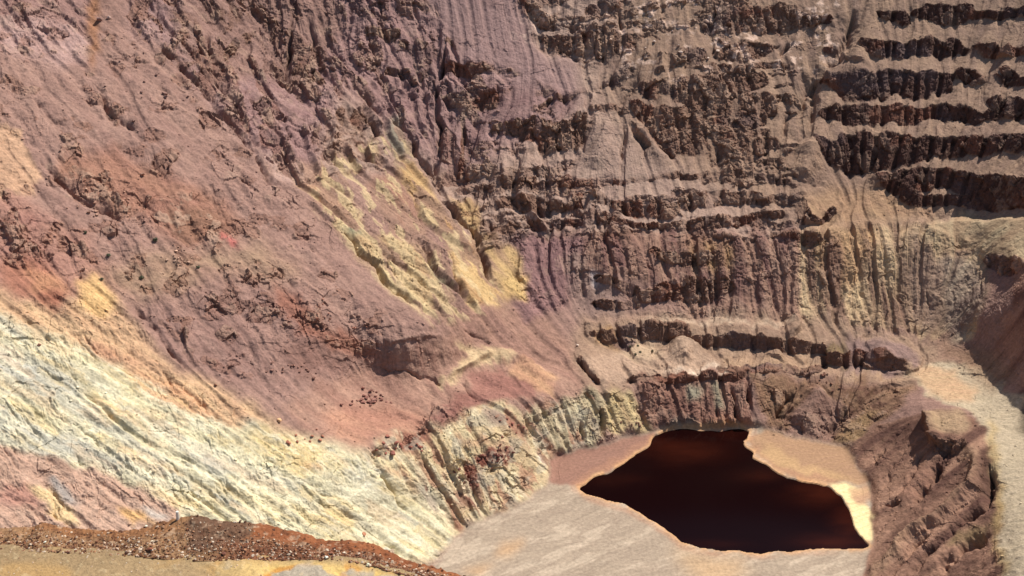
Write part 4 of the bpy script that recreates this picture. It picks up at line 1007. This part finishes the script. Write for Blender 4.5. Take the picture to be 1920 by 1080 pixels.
# berm stones
pal = [lin(c) * KF for c in ((206,176,150),(170,126,96),(120,80,60),(96,64,52),(226,204,180),(150,100,70))]
def berm_pt():
    while True:
        j = random.randrange(300, len(bu) - 300); i = int(min(63, abs(random.gauss(0, 1)) * 26))
        if bu[j] < 470 or i < 34 or random.random() < .2: return BM[i, j]
ctrs = [berm_pt() for _ in range(5200)]; sz = .035 + rng.random(5200) ** 3 * .12
scatter('berm_gravel', np.array(ctrs) + [0, 0, .01], sz, np.array([pal[random.choice((0, 1, 1, 2, 2, 3, 4, 5))] * random.uniform(.7, 1.15) for _ in range(5200)]))
gi = [(random.randrange(300, len(bu) - 300), min(149, int(abs(random.gauss(0, 25))))) for _ in range(900)]
scatter('ledge_gravel', np.array([GR[i, j] for j, i in gi]), .02 + rng.random(900) ** 3 * .06, np.array([pal[random.choice((0, 0, 4, 1))] for _ in gi]))
def berm_at(u, v):
    j = int(np.argmin(abs(bu - u))); t_ = np.clip((vb[j] - v) / max(vb[j] - vc[j], 1), 0, 1)
    return BM[int(t_ * 63), j]
for u, v, s_, c, l in ((283,1035,.24,(150,86,60),'largest rust-brown stone on the face of the rubble berm'), (285,1020,.14,(226,196,160),'pale stone just above the large rust-brown stone'),
    (612,1048,.20,(240,226,196),'white stone at the foot of the brown berm above yellow ground'), (622,1042,.2,(150,92,66),'brown stone beside the white stone at the berm foot'),
    (735,1030,.24,(206,176,140),'tan stone on the narrow tail of the berm'), (690,1064,.16,(240,220,180),'white stone on the yellow ground below the berm tail'),
    (788,1063,.2,(214,176,130),'ochre stone at the far tip of the berm'), (275,985,.16,(230,206,176),'pale stone high on the berm left of the post'),
    (85,1022,.14,(230,210,184),'pale stone on the low rubble left part of the berm'), (450,975,.16,(110,78,62),'dark stone on the berm crest'), (10,1012,.14,(80,54,44),'dark stone at the low end of the berm'),
    (227,996,.18,(110,74,56),'dark brown stone on the dip of the berm crest'), (420,1040,.2,(120,70,54),'maroon stone low on the dark part of the berm')):
    put('stone', tuple(berm_at(u, v) + np.array([0, 0, s_ * .25])), s_, jc(c, .02), l, 'stone', None)
# marker post on the berm crest
p_ = berm_at(333, 972)
bm = bmesh.new()
bmesh.ops.create_cone(bm, cap_ends=True, segments=10, radius1=.055, radius2=.05, depth=.42)
bmesh.ops.bevel(bm, geom=[e_ for e_ in bm.edges if abs(e_.verts[0].co.z - e_.verts[1].co.z) < .01], offset=.012, segments=2, affect='EDGES')
me = bpy.data.meshes.new('marker_post'); bm.to_mesh(me); bm.free()
o = bpy.data.objects.new('marker_post', me); col.objects.link(o); o.location = (p_[0], p_[1], p_[2] + .12); o.rotation_euler = (.03, .06, 0)
mw = bpy.data.materials.new('white_paint'); mw.use_nodes = True; t = mw.node_tree
nz = t.nodes.new('ShaderNodeTexNoise'); nz.inputs['Scale'].default_value = 18; cr = t.nodes.new('ShaderNodeValToRGB')
cr.color_ramp.elements[0].color = (.62, .58, .5, 1); cr.color_ramp.elements[1].color = (.82, .8, .75, 1)
t.links.new(nz.outputs[0], cr.inputs[0]); t.links.new(cr.outputs[0], t.nodes['Principled BSDF'].inputs['Base Color']); me.materials.append(mw)
o['label'] = 'short white marker post standing on the crest of the rubble berm'; o['category'] = 'post'

# ------------------------------------------------------------------ shrubs on the hillside
mg = bpy.data.materials.new('shrub_leaf'); mg.use_nodes = True; t = mg.node_tree
nz = t.nodes.new('ShaderNodeTexNoise'); nz.inputs['Scale'].default_value = 4; cr = t.nodes.new('ShaderNodeValToRGB')
cr.color_ramp.elements[0].color = (.085, .09, .045, 1); cr.color_ramp.elements[1].color = (.16, .165, .09, 1)
t.links.new(nz.outputs[0], cr.inputs[0]); t.links.new(cr.outputs[0], t.nodes['Principled BSDF'].inputs['Base Color'])
mt = bpy.data.materials.new('shrub_bark'); mt.use_nodes = True; t = mt.node_tree
nz = t.nodes.new('ShaderNodeTexNoise'); nz.inputs['Scale'].default_value = 9; cr = t.nodes.new('ShaderNodeValToRGB')
cr.color_ramp.elements[0].color = (.08, .05, .03, 1); cr.color_ramp.elements[1].color = (.16, .11, .07, 1)
t.links.new(nz.outputs[0], cr.inputs[0]); t.links.new(cr.outputs[0], t.nodes['Principled BSDF'].inputs['Base Color'])
def shrub(u, v, s_, label, group=None):
    s_ *= .66
    p_, _n = at(u, v)
    r = bpy.data.objects.new('shrub', None); col.objects.link(r); r.location = tuple(p_); r['label'] = label; r['category'] = 'shrub'
    if group: r['group'] = group
    n_ = 420
    d = rng.standard_normal((n_, 3)); d /= np.linalg.norm(d, axis=1)[:, None]
    lob = 1 + .35 * np.sin(d[:, :1] * 5 + rng.random() * 6) * np.cos(d[:, 1:2] * 4)
    c_ = d * lob * (rng.random((n_, 1)) ** .4) * [s_ * .6, s_ * .6, s_ * .42] + [0, 0, s_ * .4]
    a = rng.standard_normal((n_, 3)); b2 = rng.standard_normal((n_, 3)); a *= s_ * .07; b2 *= s_ * .05
    vv = np.stack([c_ - a, c_ + b2, c_ + a, c_ - b2], 1).reshape(-1, 3)
    fo = raw_mesh('foliage', vv, np.arange(n_ * 4).reshape(-1, 4), None, mg); fo.parent = r
    bm = bmesh.new()
    for k_ in range(4):
        e2 = Vector((random.uniform(-.35, .35) * s_, random.uniform(-.35, .35) * s_, s_ * .6))
        res = bmesh.ops.create_cone(bm, cap_ends=True, segments=6, radius1=.04 * s_, radius2=.015 * s_, depth=e2.length)
        q_ = e2.to_track_quat('Z', 'Y').to_matrix().to_4x4(); q_.translation = e2 / 2 - Vector((0, 0, .1 * s_))
        bmesh.ops.transform(bm, matrix=q_, verts=res['verts'])
    m_ = bpy.data.meshes.new('stem'); bm.to_mesh(m_); bm.free(); m_.materials.append(mt)
    o_ = bpy.data.objects.new('stem', m_); col.objects.link(o_); o_.parent = r
shrub(292, 450, 2.6, 'darkest green shrub, alone below the brown outcrop on the mauve slope')
shrub(265, 520, 2.2, 'pale green low shrub on the tan shelf above the bleached slope')
shrub(203, 480, 2.0, 'grey-green shrub on the upper side of the tan shelf')
shrub(190, 525, 1.8, 'small shrub near the yellow peak of the bleached slope')
shrub(372, 503, 1.9, 'low green shrub on the shelf among pale boulders')
shrub(160, 440, 1.7, 'small olive shrub on the mauve slope left of the outcrop')
for u, v in ((1180,655),(1195,652),(1200,664),(1222,658),(1190,668)):
    shrub(u, v, 1.6, 'small dark desert shrub on the pale tan terrace flat', 'shrubs on the terrace flat')
print('done', time.time() - T0)
